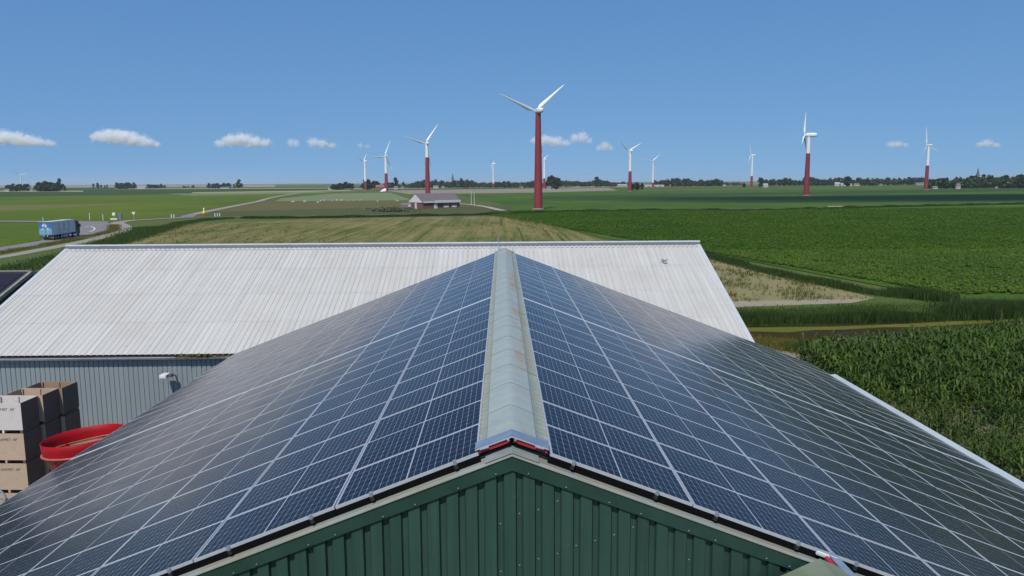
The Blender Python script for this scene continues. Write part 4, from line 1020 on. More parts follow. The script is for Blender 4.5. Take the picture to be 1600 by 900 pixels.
# ------------------------------------------------------------------ vegetation
def quads_cloud(P, size, RNGl=RNG, flat=.0):
    n = len(P); a = RNGl.normal(size=(n, 3)); a /= np.linalg.norm(a, axis=1, keepdims=True)
    b = np.cross(a, RNGl.normal(size=(n, 3))); b /= np.linalg.norm(b, axis=1, keepdims=True)
    s = (np.asarray(size) * RNGl.uniform(.6, 1.3, n))[:, None] * .5
    V = np.concatenate([P + (a + b) * s, P + (a - b) * s * .9, P - (a + b) * s, P - (a - b) * s * .9], 0)
    i = np.arange(n); return V, np.stack([i, i + n, i + 2 * n, i + 3 * n], 1)
FOL = leaf_mat('dark_foliage', (.026, .042, .016), (.046, .064, .022), None, .25, .2)
BARK = plain('bark', (.07, .055, .045), .9)
def tree_proto(seed, hgt, wid, low=.18):
    rg = np.random.default_rng(seed); t = thing('tree', '', 'tree')
    m = MB(); m.lathe([(hgt * .030, 0), (hgt * .022, hgt * .3), (hgt * .008, hgt * .75)], 7)
    for k in range(5):
        a = k * 1.3 + seed; m.tube((0, 0, hgt * (.25 + .08 * k)), (wid * .35 * math.cos(a), wid * .35 * math.sin(a), hgt * (.5 + .08 * k)), hgt * .012, hgt * .004, 5)
    m.build('trunk', BARK, t)
    P = []
    for k in range(11):
        zc = hgt * (low + (.9 - low) * rg.random()); f = math.sin(math.pi * min(.95, max(.12, (zc / hgt - low + .12) / (1.08 - low)))) ** .7
        a = rg.random() * 6.28; rr = wid * .5 * f * rg.random() ** .5 * .75
        c = np.array([rr * math.cos(a), rr * math.sin(a), zc]); s = wid * (.14 + .10 * rg.random())
        q = rg.normal(size=(90, 3)); q /= np.linalg.norm(q, axis=1, keepdims=True)
        P.append(c + q * s * rg.uniform(.4, 1.05, (90, 1)) * np.array([1, 1, .85]))
    V, Q = quads_cloud(np.concatenate(P), wid * .12, rg); mesh_np('crown', V, Q, FOL, t)
    return t
TP = [tree_proto(i, 10, w_) for i, w_ in enumerate((8.5, 7, 10, 6.0))]; used = [False] * 4
def tree(px_, Y, h, label, group, wsc=1.0):
    k = random.randrange(4); o = TP[k] if not used[k] else copy_tree(TP[k]); used[k] = True
    p = at_y(px_, 289, Y); o.location = (p[0], Y, 0); s = h / 10 * 1.12; o.scale = (s * wsc, s * wsc, s); o.rotation_euler.z = random.uniform(0, 6.28)
    o['label'] = label; o['group'] = group
    return o
def row(px0, px1, Y, hpx, label, n, group=None, jit=.25):
    for i in range(n):
        px_ = px0 + (px1 - px0) * (i + .5) / n + random.uniform(-.3, .3) * (px1 - px0) / n
        tree(px_, Y * random.uniform(.985, 1.015), hpx * (Y / FPX) * random.uniform(1 - jit, 1 + jit * .4), ORD[i] + ' from left, ' + label, group or label, random.uniform(1.25, 1.7))
row(11, 43, 1500, 9.5, 'dark tree in the windbreak at the foot of the lone white turbine', 9)
row(56, 90, 1450, 13, 'dark tree in the farm clump right of the lone white turbine', 9)
tree(93, 1440, 21, 'tallest round tree at the right end of the left farm clump', 'tall farm tree', .8)
tree(101, 1430, 9, 'small low tree just right of the left farm clump', 'low farm tree')
for i, (px_, h) in enumerate(((146, 6.5), (152.5, 8), (158, 5), (163.5, 4), (167, 5))): tree(px_, 2300, h * 2, ORD[i] + ' from left, small separate tree on the far left horizon', 'separate trees on the left horizon')
row(181, 212, 2000, 8.5, 'dark tree in the second farm clump on the left horizon', 9)
row(228, 259, 2200, 5.5, 'low tree in the hedge between the left farm clumps', 8)
row(283, 306, 2400, 3.5, 'very low far tree on the left horizon', 5)
row(325, 360, 2000, 7, 'dark tree in the third farm clump on the left horizon', 8)
tree(373, 1950, 20, 'big rounded tree right of the third farm clump', 'big rounded tree', 1.1)
tree(366, 1980, 11, 'smaller tree leaning on the big rounded one', 'smaller rounded tree', 1.0)
row(518, 552, 1500, 9.5, 'dark tree in the yard of the low red farm', 8)
row(566, 592, 1500, 11, 'dark tree behind the small turbine', 6)
for px_, Y, h, lb in ((618, 1500, 20, 'tall tree above the small pale house between two turbines'), (630, 1550, 13, 'lower tree right of the tall tree between two turbines'), (575, 1450, 19, 'broad tree rising just right of the small turbine'),
                     (857, 1350, 19, 'left one of three round trees beside the tall red tower'), (862, 1330, 22, 'tallest of three round trees beside the tall red tower'), (868, 1340, 20, 'right one of three round trees beside the tall red tower'),
                     (932, 1700, 21, 'pointed tree above the treeline below the small rounded cloud'), (988, 1150, 9, 'left one of three bushes at the half red turbine'), (996, 1150, 11, 'middle one of three bushes at the half red turbine'), (1003, 1160, 9, 'right one of three bushes at the half red turbine'),
                     (1188, 1500, 17, 'tree beside the white house right of the edge on turbine'), (1325, 1600, 20, 'big tree above the long pale barn on the right'), (1163, 1500, 8, 'tiny lone tree left of the edge on turbine')):
    tree(px_, Y, h, lb, 'taller trees in the treeline')
for k in range(4):
    if not used[k]: tree(640 + 9 * k, 1600, 14, ORD[k] + ' from left, spare tree in front of the village treeline', 'taller trees in the treeline')

# the long treelines as masses
def treeline(name, label, spans, seed):
    rg = np.random.default_rng(seed); P = []; S = []
    for (px0, px1, Y, h0, h1, dens) in spans:
        x0, x1 = at_y(px0, 289, Y)[0], at_y(px1, 289, Y)[0]; L_ = x1 - x0; nb = int(L_ / 5 * dens)
        for k in range(nb):
            x = x0 + L_ * (k + rg.random()) / nb; hh = (h0 + (h1 - h0) * (.5 + .5 * math.sin(x * .021 + seed) * math.sin(x * .047))) * rg.uniform(.85, 1.3) * Y / FPX
            y = Y + rg.uniform(-25, 25); wv = rg.uniform(4.5, 8)
            n = 60; q = rg.normal(size=(n, 3)); q /= np.linalg.norm(q, axis=1, keepdims=True); q *= rg.uniform(.55, 1.0, (n, 1))
            P.append(np.stack([x + q[:, 0] * wv, y + q[:, 1] * wv, np.maximum(.3, hh * .52 + q[:, 2] * hh * .5)], 1)); S.append(np.full(n, max(1.6, hh * .22)))
    V, Q = quads_cloud(np.concatenate(P), np.concatenate(S), rg)
    return tag(mesh_np(name, V, Q, FOL), label, 'trees', kind='stuff')
treeline('treeline', 'dark treeline of the village behind the clubhouse and left turbines', [(600, 845, 1800, 4, 11, 1.4), (640, 835, 1850, 6, 11, 1)], 3)
treeline('treeline', 'low dark treeline on the horizon in the middle right', [(815, 960, 1900, 4, 9, 1.2), (905, 985, 1900, 6, 9, 1), (1022, 1125, 1850, 7, 11, 1.5), (1125, 1160, 2100, 3, 5, 1), (1190, 1320, 1900, 6, 10, 1.5)], 5)
treeline('treeline', 'dark treeline around the pale farmsteads on the right', [(1255, 1460, 1900, 6, 11, 1.4), (1340, 1375, 1800, 7, 11, 1.5)], 8)
treeline('wood', 'broad dark wood at the right edge below the church spire', [(1455, 1720, 1120, 8, 15, 2.2), (1490, 1720, 1180, 12, 17, 2.2), (1560, 1720, 1150, 14, 18, 2)], 9)

# ------------------------------------------------------------------ distant farms, village houses and churches
PW_ = [plain('far_white_wall', (.62, .60, .57), .7), plain('far_brick_wall', (.28, .17, .14), .8), plain('far_pale_wall', (.45, .43, .42), .7)]
PRF = [plain('far_grey_roof', (.16, .15, .17), .8), plain('far_red_roof', (.26, .11, .09), .8), plain('far_pale_roof', (.36, .36, .38), .7)]
def far_house(px_, Y, wpx, hpx, label, wi, ri, cat='house', rz=0.0):
    p = at_y(px_, 289, Y); W_, H_ = wpx * Y / FPX, hpx * Y / FPX; D_ = min(W_ * .6, 12)
    t = thing('farmhouse', label, cat, (p[0], Y, 0), rz)
    m = MB(); m.box(-W_ / 2, W_ / 2, -D_ / 2, D_ / 2, 0, H_ * .55); m.build('wall', PW_[wi], t)
    m = MB(); e = .4
    m.add([(-W_ / 2 - e, -D_ / 2 - e, H_ * .52), (W_ / 2 + e, -D_ / 2 - e, H_ * .52), (W_ / 2 + e, D_ / 2 + e, H_ * .52), (-W_ / 2 - e, D_ / 2 + e, H_ * .52), (-W_ / 2, 0, H_), (W_ / 2, 0, H_)], [(0, 1, 5, 4), (2, 3, 4, 5), (1, 2, 5), (3, 0, 4), (0, 3, 2, 1)]); m.build('roof', PRF[ri], t)
    for k in (-.3, 0, .3):
        m = MB(); m.box(W_ * k - W_ * .05, W_ * k + W_ * .05, -D_ / 2 - .06, -D_ / 2, H_ * .15, H_ * .42); m.build('window', GLASSD, t)
    return t
far_house(11, 1485, 7, 4, 'white barn wall at the left end of the far windbreak', 0, 0)
far_house(49, 1490, 4, 4.5, 'small pale house between the two left farm clumps', 2, 0)
far_house(65, 1470, 15, 8.5, 'farmhouse with broad grey roof among the left farm trees', 1, 0)
far_house(220, 2050, 14, 3, 'long low white farm building on the left horizon', 0, 2)
far_house(352, 1980, 13, 2.6, 'low white shed in the third left farm clump', 0, 0)
far_house(516, 1480, 6, 6.5, 'little red roofed farmhouse at the end of the winding road', 0, 1)
far_house(594, 1480, 13, 7, 'farmhouse with big reddish roof left of the second turbine', 1, 1)
far_house(619, 1490, 6, 5, 'small pale house between two turbines below the treeline', 0, 0)
far_house(629, 1490, 5, 4.5, 'pale cottage right of the small house between turbines', 2, 0)
far_house(681, 1700, 8, 4.5, 'white house just right of the clubhouse turbine', 0, 0)
far_house(692, 1700, 4, 3.5, 'tiny grey cottage right of the white village house', 2, 0)
far_house(815, 1790, 7, 4, 'white farmhouse left of the tall red tower', 0, 0)
far_house(858, 1315, 6, 5, 'grey house under two round trees beside the red tower', 2, 0)
far_house(888, 1880, 5, 4, 'small pale house in the treeline under the clouds', 2, 0)
far_house(1022, 1800, 30, 3, 'very long low white greenhouse behind a turbine foot', 0, 2, 'greenhouse')
far_house(972, 1850, 14, 4, 'pale grey farm shed left of the half red turbine', 2, 2)
far_house(1127, 1850, 12, 3.5, 'white farm range at the end of the dark wood in the middle right', 0, 0)
far_house(1196, 1480, 7, 6, 'white house right of the edge on turbine', 0, 2)
far_house(1308, 1700, 8, 6, 'white farmhouse gable among the right farmsteads', 0, 2)
far_house(1321, 1690, 17, 4.5, 'long pale barn right of the white farmhouse gable', 0, 2)
far_house(1338, 1720, 8, 4, 'small red roofed house beside the long pale barn', 0, 1)
far_house(1372, 1850, 9, 3.5, 'low white house half hidden in the right treeline', 0, 0)
far_house(1437, 1860, 14, 4, 'grey roofed house just left of the right turbine', 2, 0)
far_house(1461, 1080, 7, 4.5, 'white gabled house at the left edge of the broad wood', 0, 0)
far_house(1497, 1075, 6, 8.5, 'white villa showing through the broad wood', 0, 0)
far_house(1557, 1090, 4, 3, 'tiny white hut at the edge of the broad wood', 0, 0)
def church(px_, Y, top, label):
    p = at_y(px_, 289, Y); H = at_y(px_, top, Y)[2]; w_ = H * .085
    t = thing('church', label, 'church', (p[0], Y, 0))
    ST_ = plain('church_stone', (.16, .15, .17), .9); SPI = plain('spire_slate', (.075, .085, .11), .7)
    m = MB(); m.box(-w_, w_, -w_, w_, 0, H * .58); m.build('tower', ST_, t)
    m = MB(); m.loft([[(r * math.cos(a), r * math.sin(a), z) for a in np.linspace(0, 2 * math.pi, 8, endpoint=False)] for r, z in ((w_ * 1.2, H * .58), (w_ * .75, H * .68), (w_ * .6, H * .75), (w_ * .05, H))]); m.build('spire', SPI, t)
    m = MB(); m.box(w_, w_ * 6, -w_ * 1.3, w_ * 1.3, 0, H * .3); m.build('nave', ST_, t)
    m = MB(); m.add([(w_, -w_ * 1.5, H * .3), (w_ * 6.2, -w_ * 1.5, H * .3), (w_ * 6.2, w_ * 1.5, H * .3), (w_, w_ * 1.5, H * .3), (w_, 0, H * .46), (w_ * 6.2, 0, H * .46)], [(0, 1, 5, 4), (2, 3, 4, 5), (1, 2, 5), (3, 0, 4)]); m.build('nave_roof', SPI, t)
church(707.5, 2300, 270.5, 'church with pointed spire above the village treeline')
church(1526.5, 1700, 262, 'church spire rising behind the broad wood on the right')
far_orange = at_z(956, 291.8)

# ------------------------------------------------------------------ maize beside the barn
def inst(variants, pos, scale, rz, tilt=None):
    Vs, Qs = [], []; off = 0; which = RNG.integers(0, len(variants), len(pos))
    for k, (V, Q) in enumerate(variants):
        sel = np.where(which == k)[0]
        if not len(sel): continue
        c, s = np.cos(rz[sel])[:, None], np.sin(rz[sel])[:, None]
        X = V[None, :, 0] * c - V[None, :, 1] * s; Y = V[None, :, 0] * s + V[None, :, 1] * c
        Zc = np.broadcast_to(V[None, :, 2], X.shape); sc = scale[sel][:, None]
        W = np.stack([X * sc, Y * sc, Zc * sc], 2) + pos[sel][:, None, :]
        nv = len(V); Vs.append(W.reshape(-1, 3)); Qs.append((Q[None] + (np.arange(len(sel)) * nv)[:, None, None] + off).reshape(-1, 4)); off += nv * len(sel)
    return np.concatenate(Vs), np.concatenate(Qs)
def corn_variant(seed):
    rg = np.random.default_rng(seed); V = []; Q = []
    def q4(a, b, c, d):
        n = len(V); V.extend([a, b, c, d]); Q.append((n, n + 1, n + 2, n + 3))
    H = 1.85
    for a in (0, 1.57):
        dx, dy = .018 * math.cos(a), .018 * math.sin(a); q4((-dx, -dy, 0), (dx, dy, 0), (dx * .4, dy * .4, H), (-dx * .4, -dy * .4, H))
    for k in range(10):
        z = .2 + k * .165; a = k * math.pi + rg.normal() * .5; L = rg.uniform(.7, 1.1) * (1 - .25 * abs(k - 5) / 5); rise = rg.uniform(.25, .5) + .04 * k
        c, s = math.cos(a), math.sin(a); pr = None
        for t, wd in ((0, .028), (.3, .060), (.62, .050), (1, .004)):
            r = L * t; zz_ = z + rise * 2.2 * t - (rise * 1.4 + .55 * L) * t * t
            p1, p2 = (c * r - s * wd, s * r + c * wd, zz_), (c * r + s * wd, s * r - c * wd, zz_ + .012)
            if pr: q4(pr[0], pr[1], p2, p1)
            pr = (p1, p2)
    return np.array(V), np.array(Q)
cb0, cb1 = at_z(1268, 574), at_z(1620, 540)
CV = [corn_variant(i) for i in range(7)]
pos = []; scl = []
for rx in np.arange(20.6, 75, .75):
    ys = np.arange(10 + RNG.random() * .15, 61, .155); xs = rx + RNG.normal(size=len(ys)) * .05
    ok = (ys < cb0[1] + (xs - cb0[0]) * (cb1[1] - cb0[1]) / (cb1[0] - cb0[0])) & (xs < 5 + .78 * (ys + 8)) & (RNG.random(len(ys)) < .86)
    pos.append(np.stack([xs, ys + RNG.normal(size=len(ys)) * .04, np.full(len(ys), .1)], 1)[ok])
pos = np.concatenate(pos)
bare = (np.sin(pos[:, 0] * .55 + 1.0) * np.sin(pos[:, 1] * .42 + .6) + .5 * np.sin(pos[:, 0] * 1.3 + pos[:, 1] * .9))
poor = np.clip((41 - pos[:, 1] - (pos[:, 0] - 24) * .35) / 14, 0, 1)
keep = RNG.random(len(pos)) > np.clip((bare + .35) * 1.6, .30, .985) * poor
pos = pos[keep]; poor = poor[keep]
scl = RNG.uniform(.82, 1.12, len(pos)) * (1 - .45 * poor * RNG.uniform(.5, 1.0, len(pos)))
V, Q = inst(CV, pos, scl, RNG.uniform(0, 6.28, len(pos)))
MAIZE = leaf_mat('maize_leaf', (.034, .066, .008), (.066, .112, .012), (.16, .18, .034), .30, .30)
tag(mesh_np('maize_field', V, Q, MAIZE), 'tall green maize growing right of the barn', 'maize', kind='stuff')

# ------------------------------------------------------------------ leafy crop on the right field
def beet_variant(seed, n, segs):
    rg = np.random.default_rng(seed); V = []; Q = []
    for k in range(n):
        a = 2 * math.pi * k / n + rg.normal() * .3; L = rg.uniform(.26, .44); h = rg.uniform(.28, .48); c, s = math.cos(a), math.sin(a); wd = rg.uniform(.09, .14)
        pts = [(.05, h * .55, .04), (L * .6, h, wd), (L, h * rg.uniform(.55, .9), wd * .5)]
        for (r0, z0, w0), (r1, z1, w1) in zip(pts[:-1], pts[1:]) if segs == 2 else [(pts[0], (L, h * .9, wd))]:
            m_ = len(V); V += [(c * r0 - s * w0, s * r0 + c * w0, z0), (c * r0 + s * w0, s * r0 - c * w0, z0), (c * r1 + s * w1, s * r1 - c * w1, z1), (c * r1 - s * w1, s * r1 + c * w1, z1)]; Q.append((m_, m_ + 1, m_ + 2, m_ + 3))
    return np.array(V), np.array(Q)
BV = [beet_variant(i, 8, 2) for i in range(5)]; BV2 = [beet_variant(i, 6, 1) for i in range(5)]
e0, e1 = at_z(930, 369)[:2], at_z(1470, 466)[:2]
TRK = np.array(sorted([tuple(at_z(*p)[:2]) for p in ((1130, 341), (1280, 352), (1440, 367), (1640, 389))]))
def beets(y0, y1, dens, variants, sc):
    n = int((y1 - y0) * ((.70 * (y0 + y1) / 2 + 10)) * dens); y = RNG.uniform(y0, y1, n); x = RNG.uniform(-5, .72 * (y1 + 12), n)
    edge = e0[0] + (e1[0] - e0[0]) * (y - e0[1]) / (e1[1] - e0[1])
    ok = (x > edge + 3.0) & (x < .72 * (y + 12))
    ty = np.interp(x, TRK[:, 0], TRK[:, 1]); ok &= (np.abs(y - ty) > 1.6) & (np.abs((x * .5 + y * .866) % 27.0 - 13.5) > .45)
    return inst(variants, np.stack([x[ok], y[ok], np.full(ok.sum(), .09)], 1), RNG.uniform(.75, 1.3, ok.sum()) * sc, RNG.uniform(0, 6.28, ok.sum()))
BEET = leaf_mat('crop_leaf', (.054, .106, .005), (.086, .140, .007), (.13, .18, .015), .035, .34)
parts = [beets(76, 130, 6.5, BV, .78), beets(130, 200, 4.5, BV2, .92), beets(200, 330, 2.0, BV2, 1.15)]
V = np.concatenate([p[0] for p in parts]); off = np.cumsum([0] + [len(p[0]) for p in parts[:-1]]); Q = np.concatenate([p[1] + o for p, o in zip(parts, off)])
tag(mesh_np('leafy_crop', V, Q, BEET), 'low leafy green crop covering the right field', 'crop', kind='stuff')

# ------------------------------------------------------------------ reeds, rough grass and weeds
def blades(P, h, wd, lean=.35):
    n = len(P); a = RNG.uniform(0, 6.28, n); b = RNG.uniform(0, 6.28, n); l = RNG.uniform(0, lean, n) * h
    d = np.stack([np.cos(a), np.sin(a), np.zeros(n)], 1); sd_ = np.stack([np.cos(b), np.sin(b), np.zeros(n)], 1) * (np.asarray(wd) * .5)[:, None]
    up = np.array([0, 0, 1.0]); mid = P + d * (l * .3)[:, None] + up * (h * .6)[:, None]; tip = P + d * l[:, None] + up * (h * (1 - .15 * l / h))[:, None]
    V = np.concatenate([P - sd_, P + sd_, mid + sd_ * .9, mid - sd_ * .9, tip + sd_ * .1, tip - sd_ * .1], 0); i = np.arange(n)
    Q = np.concatenate([np.stack([i, i + n, i + 2 * n, i + 3 * n], 1), np.stack([i + 3 * n, i + 2 * n, i + 4 * n, i + 5 * n], 1)], 0)
    return V, Q
def belt(name, label, line, width, n, h, wd, m, z=.05, lean=.35):
    L = np.array(smooth_line([at_z(*p)[:2] for p in line], 10)); seg = np.linalg.norm(np.diff(L, axis=0), axis=1); cum = np.concatenate([[0], np.cumsum(seg)])
    s = RNG.uniform(0, cum[-1], n); x = np.interp(s, cum, L[:, 0]); y = np.interp(s, cum, L[:, 1])
    off = RNG.normal(size=(n, 2)) * width * .35
    hh = h * RNG.uniform(.55, 1.1, n) * (.8 + .3 * np.sin(s * .35) * np.sin(s * .13 + 2))
    V, Q = blades(np.stack([x + off[:, 0], y + off[:, 1], np.full(n, z)], 1), hh, wd * RNG.uniform(.6, 1.3, n), lean)
    return tag(mesh_np(name, V, Q, m), label, 'reeds' if 'reed' in name else 'grass', kind='stuff')
REED = leaf_mat('reed_leaf', (.026, .054, .013), (.046, .078, .017), (.085, .100, .032), .5, .25)
ROUGH = leaf_mat('rough_grass', (.040, .078, .016), (.062, .095, .022), (.12, .12, .045), .3, .25)
DRY = leaf_mat('dry_weeds', (.17, .14, .035), (.10, .105, .025), (.24, .19, .06), .8, .25)
belt('reed_belt', 'dark reed belt along the far side of the ditch', [(1120, 507.5), (1300, 505), (1420, 501.5), (1560, 495), (1700, 486)], 1.7, 24000, 1.15, .05, REED)
belt('reed_belt', 'bushy dark reeds at the right end of the ditch', [(1490, 497), (1560, 494), (1640, 490)], 3.4, 9000, 1.6, .06, REED)
belt('rough_grass', 'tall dark grass bank between the crop and the dry patch', [(1095, 398), (1190, 424), (1300, 448), (1400, 464), (1475, 470)], 2.0, 20000, .8, .06, REED)
belt('rough_grass', 'thick green tussocks at the end of the grass bank', [(1400, 462), (1440, 468), (1475, 471)], 2.2, 5000, 1.15, .07, REED)
belt('rough_grass', 'low green grass between the sandy patch and the reeds', [(1130, 492), (1300, 487), (1450, 480), (1600, 478), (1700, 480)], 4.0, 20000, .28, .05, ROUGH)
belt('weeds', 'yellow brown weeds on the near bank of the ditch', [(1160, 536), (1215, 542), (1262, 549)], 2.4, 8000, .5, .05, DRY)
belt('weeds', 'green weeds beside the maize at the ditch', [(1225, 547), (1262, 550), (1285, 554)], 1.6, 3500, .6, .05, ROUGH)
belt('rough_grass', 'dark overgrown ditch bank left of the mown meadow', [(150, 388), (200, 375), (250, 360), (300, 347), (360, 341.5)], 4.0, 16000, .85, .12, ROUGH)
belt('rough_grass', 'dark ditch edge along the far side of the mown meadow', [(380, 341.5), (480, 341), (640, 338.2), (800, 335.5)], 2.0, 14000, 1.0, .2, REED)
belt('rough_grass', 'dark grass line before the tall red turbine', [(800, 335.5), (880, 332.5), (960, 331), (1060, 330), (1160, 331)], 2.6, 9000, 1.3, .25, REED)
belt('rough_grass', 'long dark ditch line across the right fields', [(1160, 331), (1300, 326.5), (1450, 322.5), (1640, 318.5)], 2.2, 12000, 1.2, .25, REED)
belt('rough_grass', 'sunny rough grass beside the cycle path', [(-40, 440), (60, 412), (130, 396), (200, 370), (230, 356)], 6, 12000, .7, .10, ROUGH)
belt('rough_grass', 'verge grass between road and cycle path', [(-40, 403), (60, 386), (130, 372), (175, 362), (178, 352)], 2.4, 8000, .6, .10, DRY)
sc_ = at_z(612, 331); q_ = RNG.normal(size=(1600, 3)) * np.array([4.5, 2.2, .5]) + np.array([sc_[0], sc_[1], .9]); q_[:, 2] = np.clip(q_[:, 2], .1, 2.2)
V, Q = quads_cloud(q_, np.full(1600, .45)); tag(mesh_np('shrub_patch', V, Q, leaf_mat('grey_shrub', (.085, .095, .060), (.15, .155, .125), None, .3, .2)), 'grey green shrubs left of the clubhouse', 'shrubs', kind='stuff')
n = 3800                                      # tufts in the dry patch
pp = np.stack([RNG.uniform(24, 42, n), RNG.uniform(72, 124, n), np.full(n, .1)], 1)
pa, pb = at_z(1190, 424)[:2], at_z(1372, 468)[:2]
ed = pa[0] + (pb[0] - pa[0]) * (pp[:, 1] - pa[1]) / (pb[1] - pa[1])
ok = (pp[:, 0] < ed - .6) & ((np.sin(pp[:, 0] * .7) * np.sin(pp[:, 1] * .31) + RNG.normal(size=n) * .5) > .1)
pp = np.repeat(pp[ok], 5, 0) + RNG.normal(size=(ok.sum() * 5, 3)) * np.array([.12, .12, 0])
V, Q = blades(pp, RNG.uniform(.12, .5, len(pp)), np.full(len(pp), .05)); tag(mesh_np('weeds', V, Q, leaf_mat('patch_weeds', (.085, .10, .025), (.15, .13, .05), None, .3)), 'scattered weeds on the dry sandy patch', 'weeds', kind='stuff')
n = 30000                                     # mown meadow behind the barn
y = RNG.uniform(130, 240, n); x = RNG.uniform(-110, 22, n); k = np.sin((x * math.cos(rad(12.6)) + y * math.sin(rad(12.6))) * 2 * math.pi / 5.2 + .6 * np.sin(y * .02)) + RNG.normal(size=n) * .9
ok = (k + 1.2 * np.sin(x * .05 + y * .03) > .9) & (x > -.62 * (y - 20)) & (x < 20 - (y - 160) * .11)
pp = np.stack([x[ok], y[ok], np.full(ok.sum(), .1)], 1)
V, Q = blades(pp, RNG.uniform(.08, .22, len(pp)), np.full(len(pp), .16), .9); tag(mesh_np('mown_grass', V, Q, leaf_mat('meadow_blades', (.052, .078, .016), (.12, .115, .040), None, .06)), 'patchy regrowth in rows on the mown meadow', 'grass', kind='stuff')

# ------------------------------------------------------------------ clouds: real volumes of droplets
def cloud(label, px0, px1, py0, py1, n, bumps, seed, D=15000.0, thin=1.0):
    a, b = at_y(px0, py1, D), at_y(px1, py0, D)
    W_, H_ = b[0] - a[0], b[2] - a[2]; HW = W_ / 2; dep = W_ * .35
    # local unit: half the cloud's width; x -1..1, z upward from the flat base
    k = N('cloud_vapour'); k.t.nodes.remove(k.b); O = k.obj(); tot = None
    nz1 = k.n('ShaderNodeTexNoise'); nz1.inputs['Scale'].default_value = 7.5; nz1.inputs['Detail'].default_value = 7; nz1.inputs['Roughness'].default_value = .68; nz1.inputs['Distortion'].default_value = .3
    k.put(nz1.inputs['Vector'], k.mapped(O, (1, 1, 1), 0, (seed * 7.3, seed, 0)))
    for (u, v, r) in bumps:
        c = (2 * u - 1, 0.0, 2 * H_ / W_ * v); rr = (r * 2.1, r * 1.8, r * 2.1 * H_ / W_ * 2.0)
        d = k.n('ShaderNodeVectorMath', operation='LENGTH'); k.put(d.inputs[0], k.mapped(O, tuple(1 / x for x in rr), 0, tuple(-x / y for x, y in zip(c, rr))))
        g = k.math('SUBTRACT', 1.0, d.outputs['Value'])
        tot = g if tot is None else k.math('SMOOTH_MAX', tot, g, .25)
    f = k.math('ADD', tot, k.math('MULTIPLY', k.math('SUBTRACT', nz1.outputs[0], .50), 3.6))
    flat = k.ramp(k.xyz(O)[2], -.02, .10 * 2 * H_ / W_ + .02)
    den = k.math('MULTIPLY', k.math('MULTIPLY', k.ramp(f, .05, .8), flat), .017 * thin)
    pv = k.n('ShaderNodeVolumePrincipled'); pv.inputs['Color'].default_value = (1, 1, 1, 1); pv.inputs['Anisotropy'].default_value = .0
    k.put(pv.inputs['Density'], den); k.t.links.new(pv.outputs[0], k.out.inputs['Volume'])
    m = MB(); zt = 2 * H_ / W_ * 1.25
    m.loft([[(1.12 * cx * math.cos(t), .62 * cx * math.sin(t), z) for t in np.linspace(0, 2 * math.pi, 20, endpoint=False)] for cx, z in ((.96, -.03), (1.0, .1 * zt), (1.0, .75 * zt), (.9, zt))])
    o = m.build('cloud', k.m); o.location = (a[0] + HW, D, a[2]); o.scale = (HW,) * 3
    return tag(o, label, 'cloud', 'small fair weather clouds over the horizon')
scene.cycles.volume_bounces = 6
scene.cycles.volume_step_rate = .3
scene.cycles.volume_max_steps = 400
cloud('long white cloud cut by the left edge of the sky', -40, 92, 202, 230, 9000, ((.10, .45, .22), (.25, .55, .2), (.40, .5, .2), (.58, .36, .17), (.75, .25, .13), (.90, .18, .08)), 1)
cloud('white cloud with a high left end, second from left', 148, 255, 202, 232, 9000, ((.10, .62, .15), (.25, .66, .18), (.42, .55, .2), (.58, .45, .18), (.75, .3, .13), (.90, .18, .08)), 2)
cloud('white cloud humped in the middle, third from left', 334, 428, 207, 233, 8000, ((.12, .35, .12), (.30, .5, .18), (.48, .62, .18), (.65, .42, .17), (.85, .35, .13)), 3)
cloud('tiny round cloud between two larger ones', 446, 471, 216, 231, 1700, ((.35, .5, .25), (.65, .45, .25)), 4)
cloud('small flat cloud right of the tiny round one', 480, 528, 215, 233, 3200, ((.22, .55, .22), (.5, .45, .2), (.8, .3, .14)), 5)
cloud('cloud behind the tall red tower', 829, 894, 208, 231, 4500, ((.12, .5, .14), (.35, .5, .2), (.6, .4, .2), (.85, .3, .12)), 6)
cloud('cloud puff just right of the one behind the red tower', 888, 928, 206, 226, 2600, ((.25, .5, .2), (.55, .55, .24), (.82, .3, .14)), 7)
cloud('small rounded cloud left of the Y shaped turbine', 929, 961, 221, 237, 2300, ((.2, .35, .16), (.5, .5, .26), (.8, .35, .16)), 8)
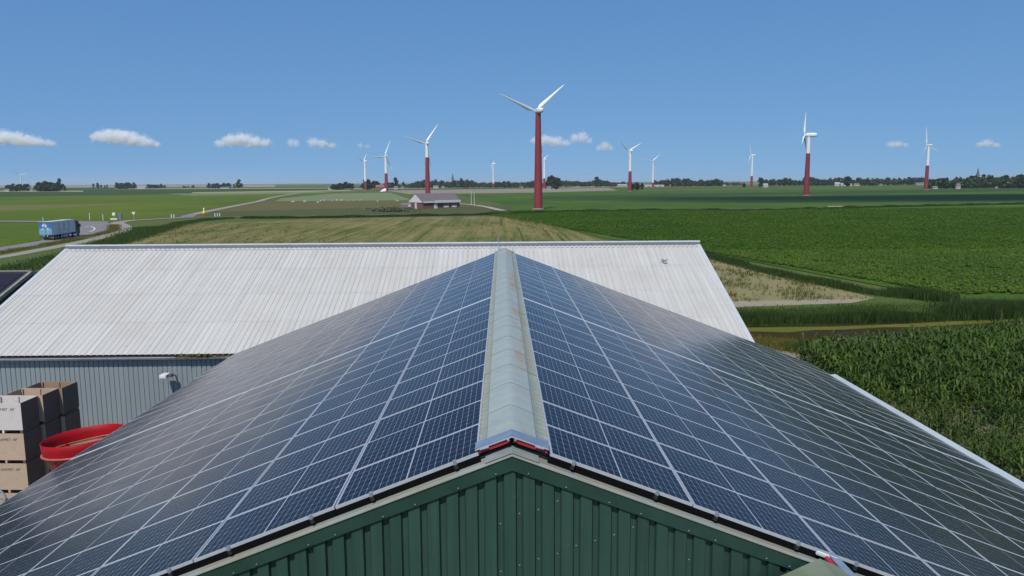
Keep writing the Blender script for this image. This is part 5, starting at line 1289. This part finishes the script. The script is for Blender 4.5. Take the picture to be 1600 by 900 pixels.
cloud('faint flat cloud left of the right turbine', 1382, 1423, 219, 232, 1500, ((.25, .5, .2), (.5, .5, .22), (.8, .4, .15)), 9, thin=.8)
cloud('faint cloud at the far right of the sky', 1522, 1569, 217, 232, 1700, ((.2, .4, .16), (.42, .55, .22), (.75, .35, .15)), 10, thin=.8)
cloud('very faint wisp above the left turbines', 555, 582, 222, 233, 160, ((.3, .5, .2), (.7, .4, .18)), 11, thin=.6)

# a cloud overhead, out of the picture, whose shadow darkens the fields on the right
def overhead(cx, cy, z, wx, wy, hz, seed):
    k = N('cloud_vapour'); k.t.nodes.remove(k.b); O = k.obj()
    d = k.n('ShaderNodeVectorMath', operation='LENGTH'); k.put(d.inputs[0], O)
    f = k.math('ADD', k.math('SUBTRACT', 1.0, d.outputs['Value']), k.math('MULTIPLY', k.math('SUBTRACT', k.noise(k.mapped(O, (1, 1, 1), 0, (seed, 0, 0)), 1.8, 5, .6), .5), 1.3))
    pv = k.n('ShaderNodeVolumePrincipled'); pv.inputs['Color'].default_value = (1, 1, 1, 1)
    k.put(pv.inputs['Density'], k.math('MULTIPLY', k.ramp(f, .1, .5), .03)); k.t.links.new(pv.outputs[0], k.out.inputs['Volume'])
    m = MB(); m.lathe([(.2, -.95), (.8, -.6), (1.05, 0), (.8, .6), (.2, .95)], 20, cap=True)
    o = m.build('cloud', k.m); o.location = (cx, cy, z); o.scale = (wx, wy, hz)
    return tag(o, 'cloud high overhead on the right that shades the fields', 'cloud', 'small fair weather clouds over the horizon')
overhead(330, 55, 700, 520, 135, 95, 2.0)

# ------------------------------------------------------------------ thin summer haze over the polder
hz = MB(); hz.box(-15600, 15600, -1600, 15600, -1.0, 86)
kh = N('summer_haze'); kh.t.nodes.remove(kh.b)
pv = kh.n('ShaderNodeVolumePrincipled'); pv.inputs['Color'].default_value = (.80, .88, 1.0, 1); pv.inputs['Density'].default_value = .000055; pv.inputs['Anisotropy'].default_value = .1
kh.t.links.new(pv.outputs[0], kh.out.inputs['Volume'])
hzo = hz.build('haze', kh.m); hzo['kind'] = 'stuff'
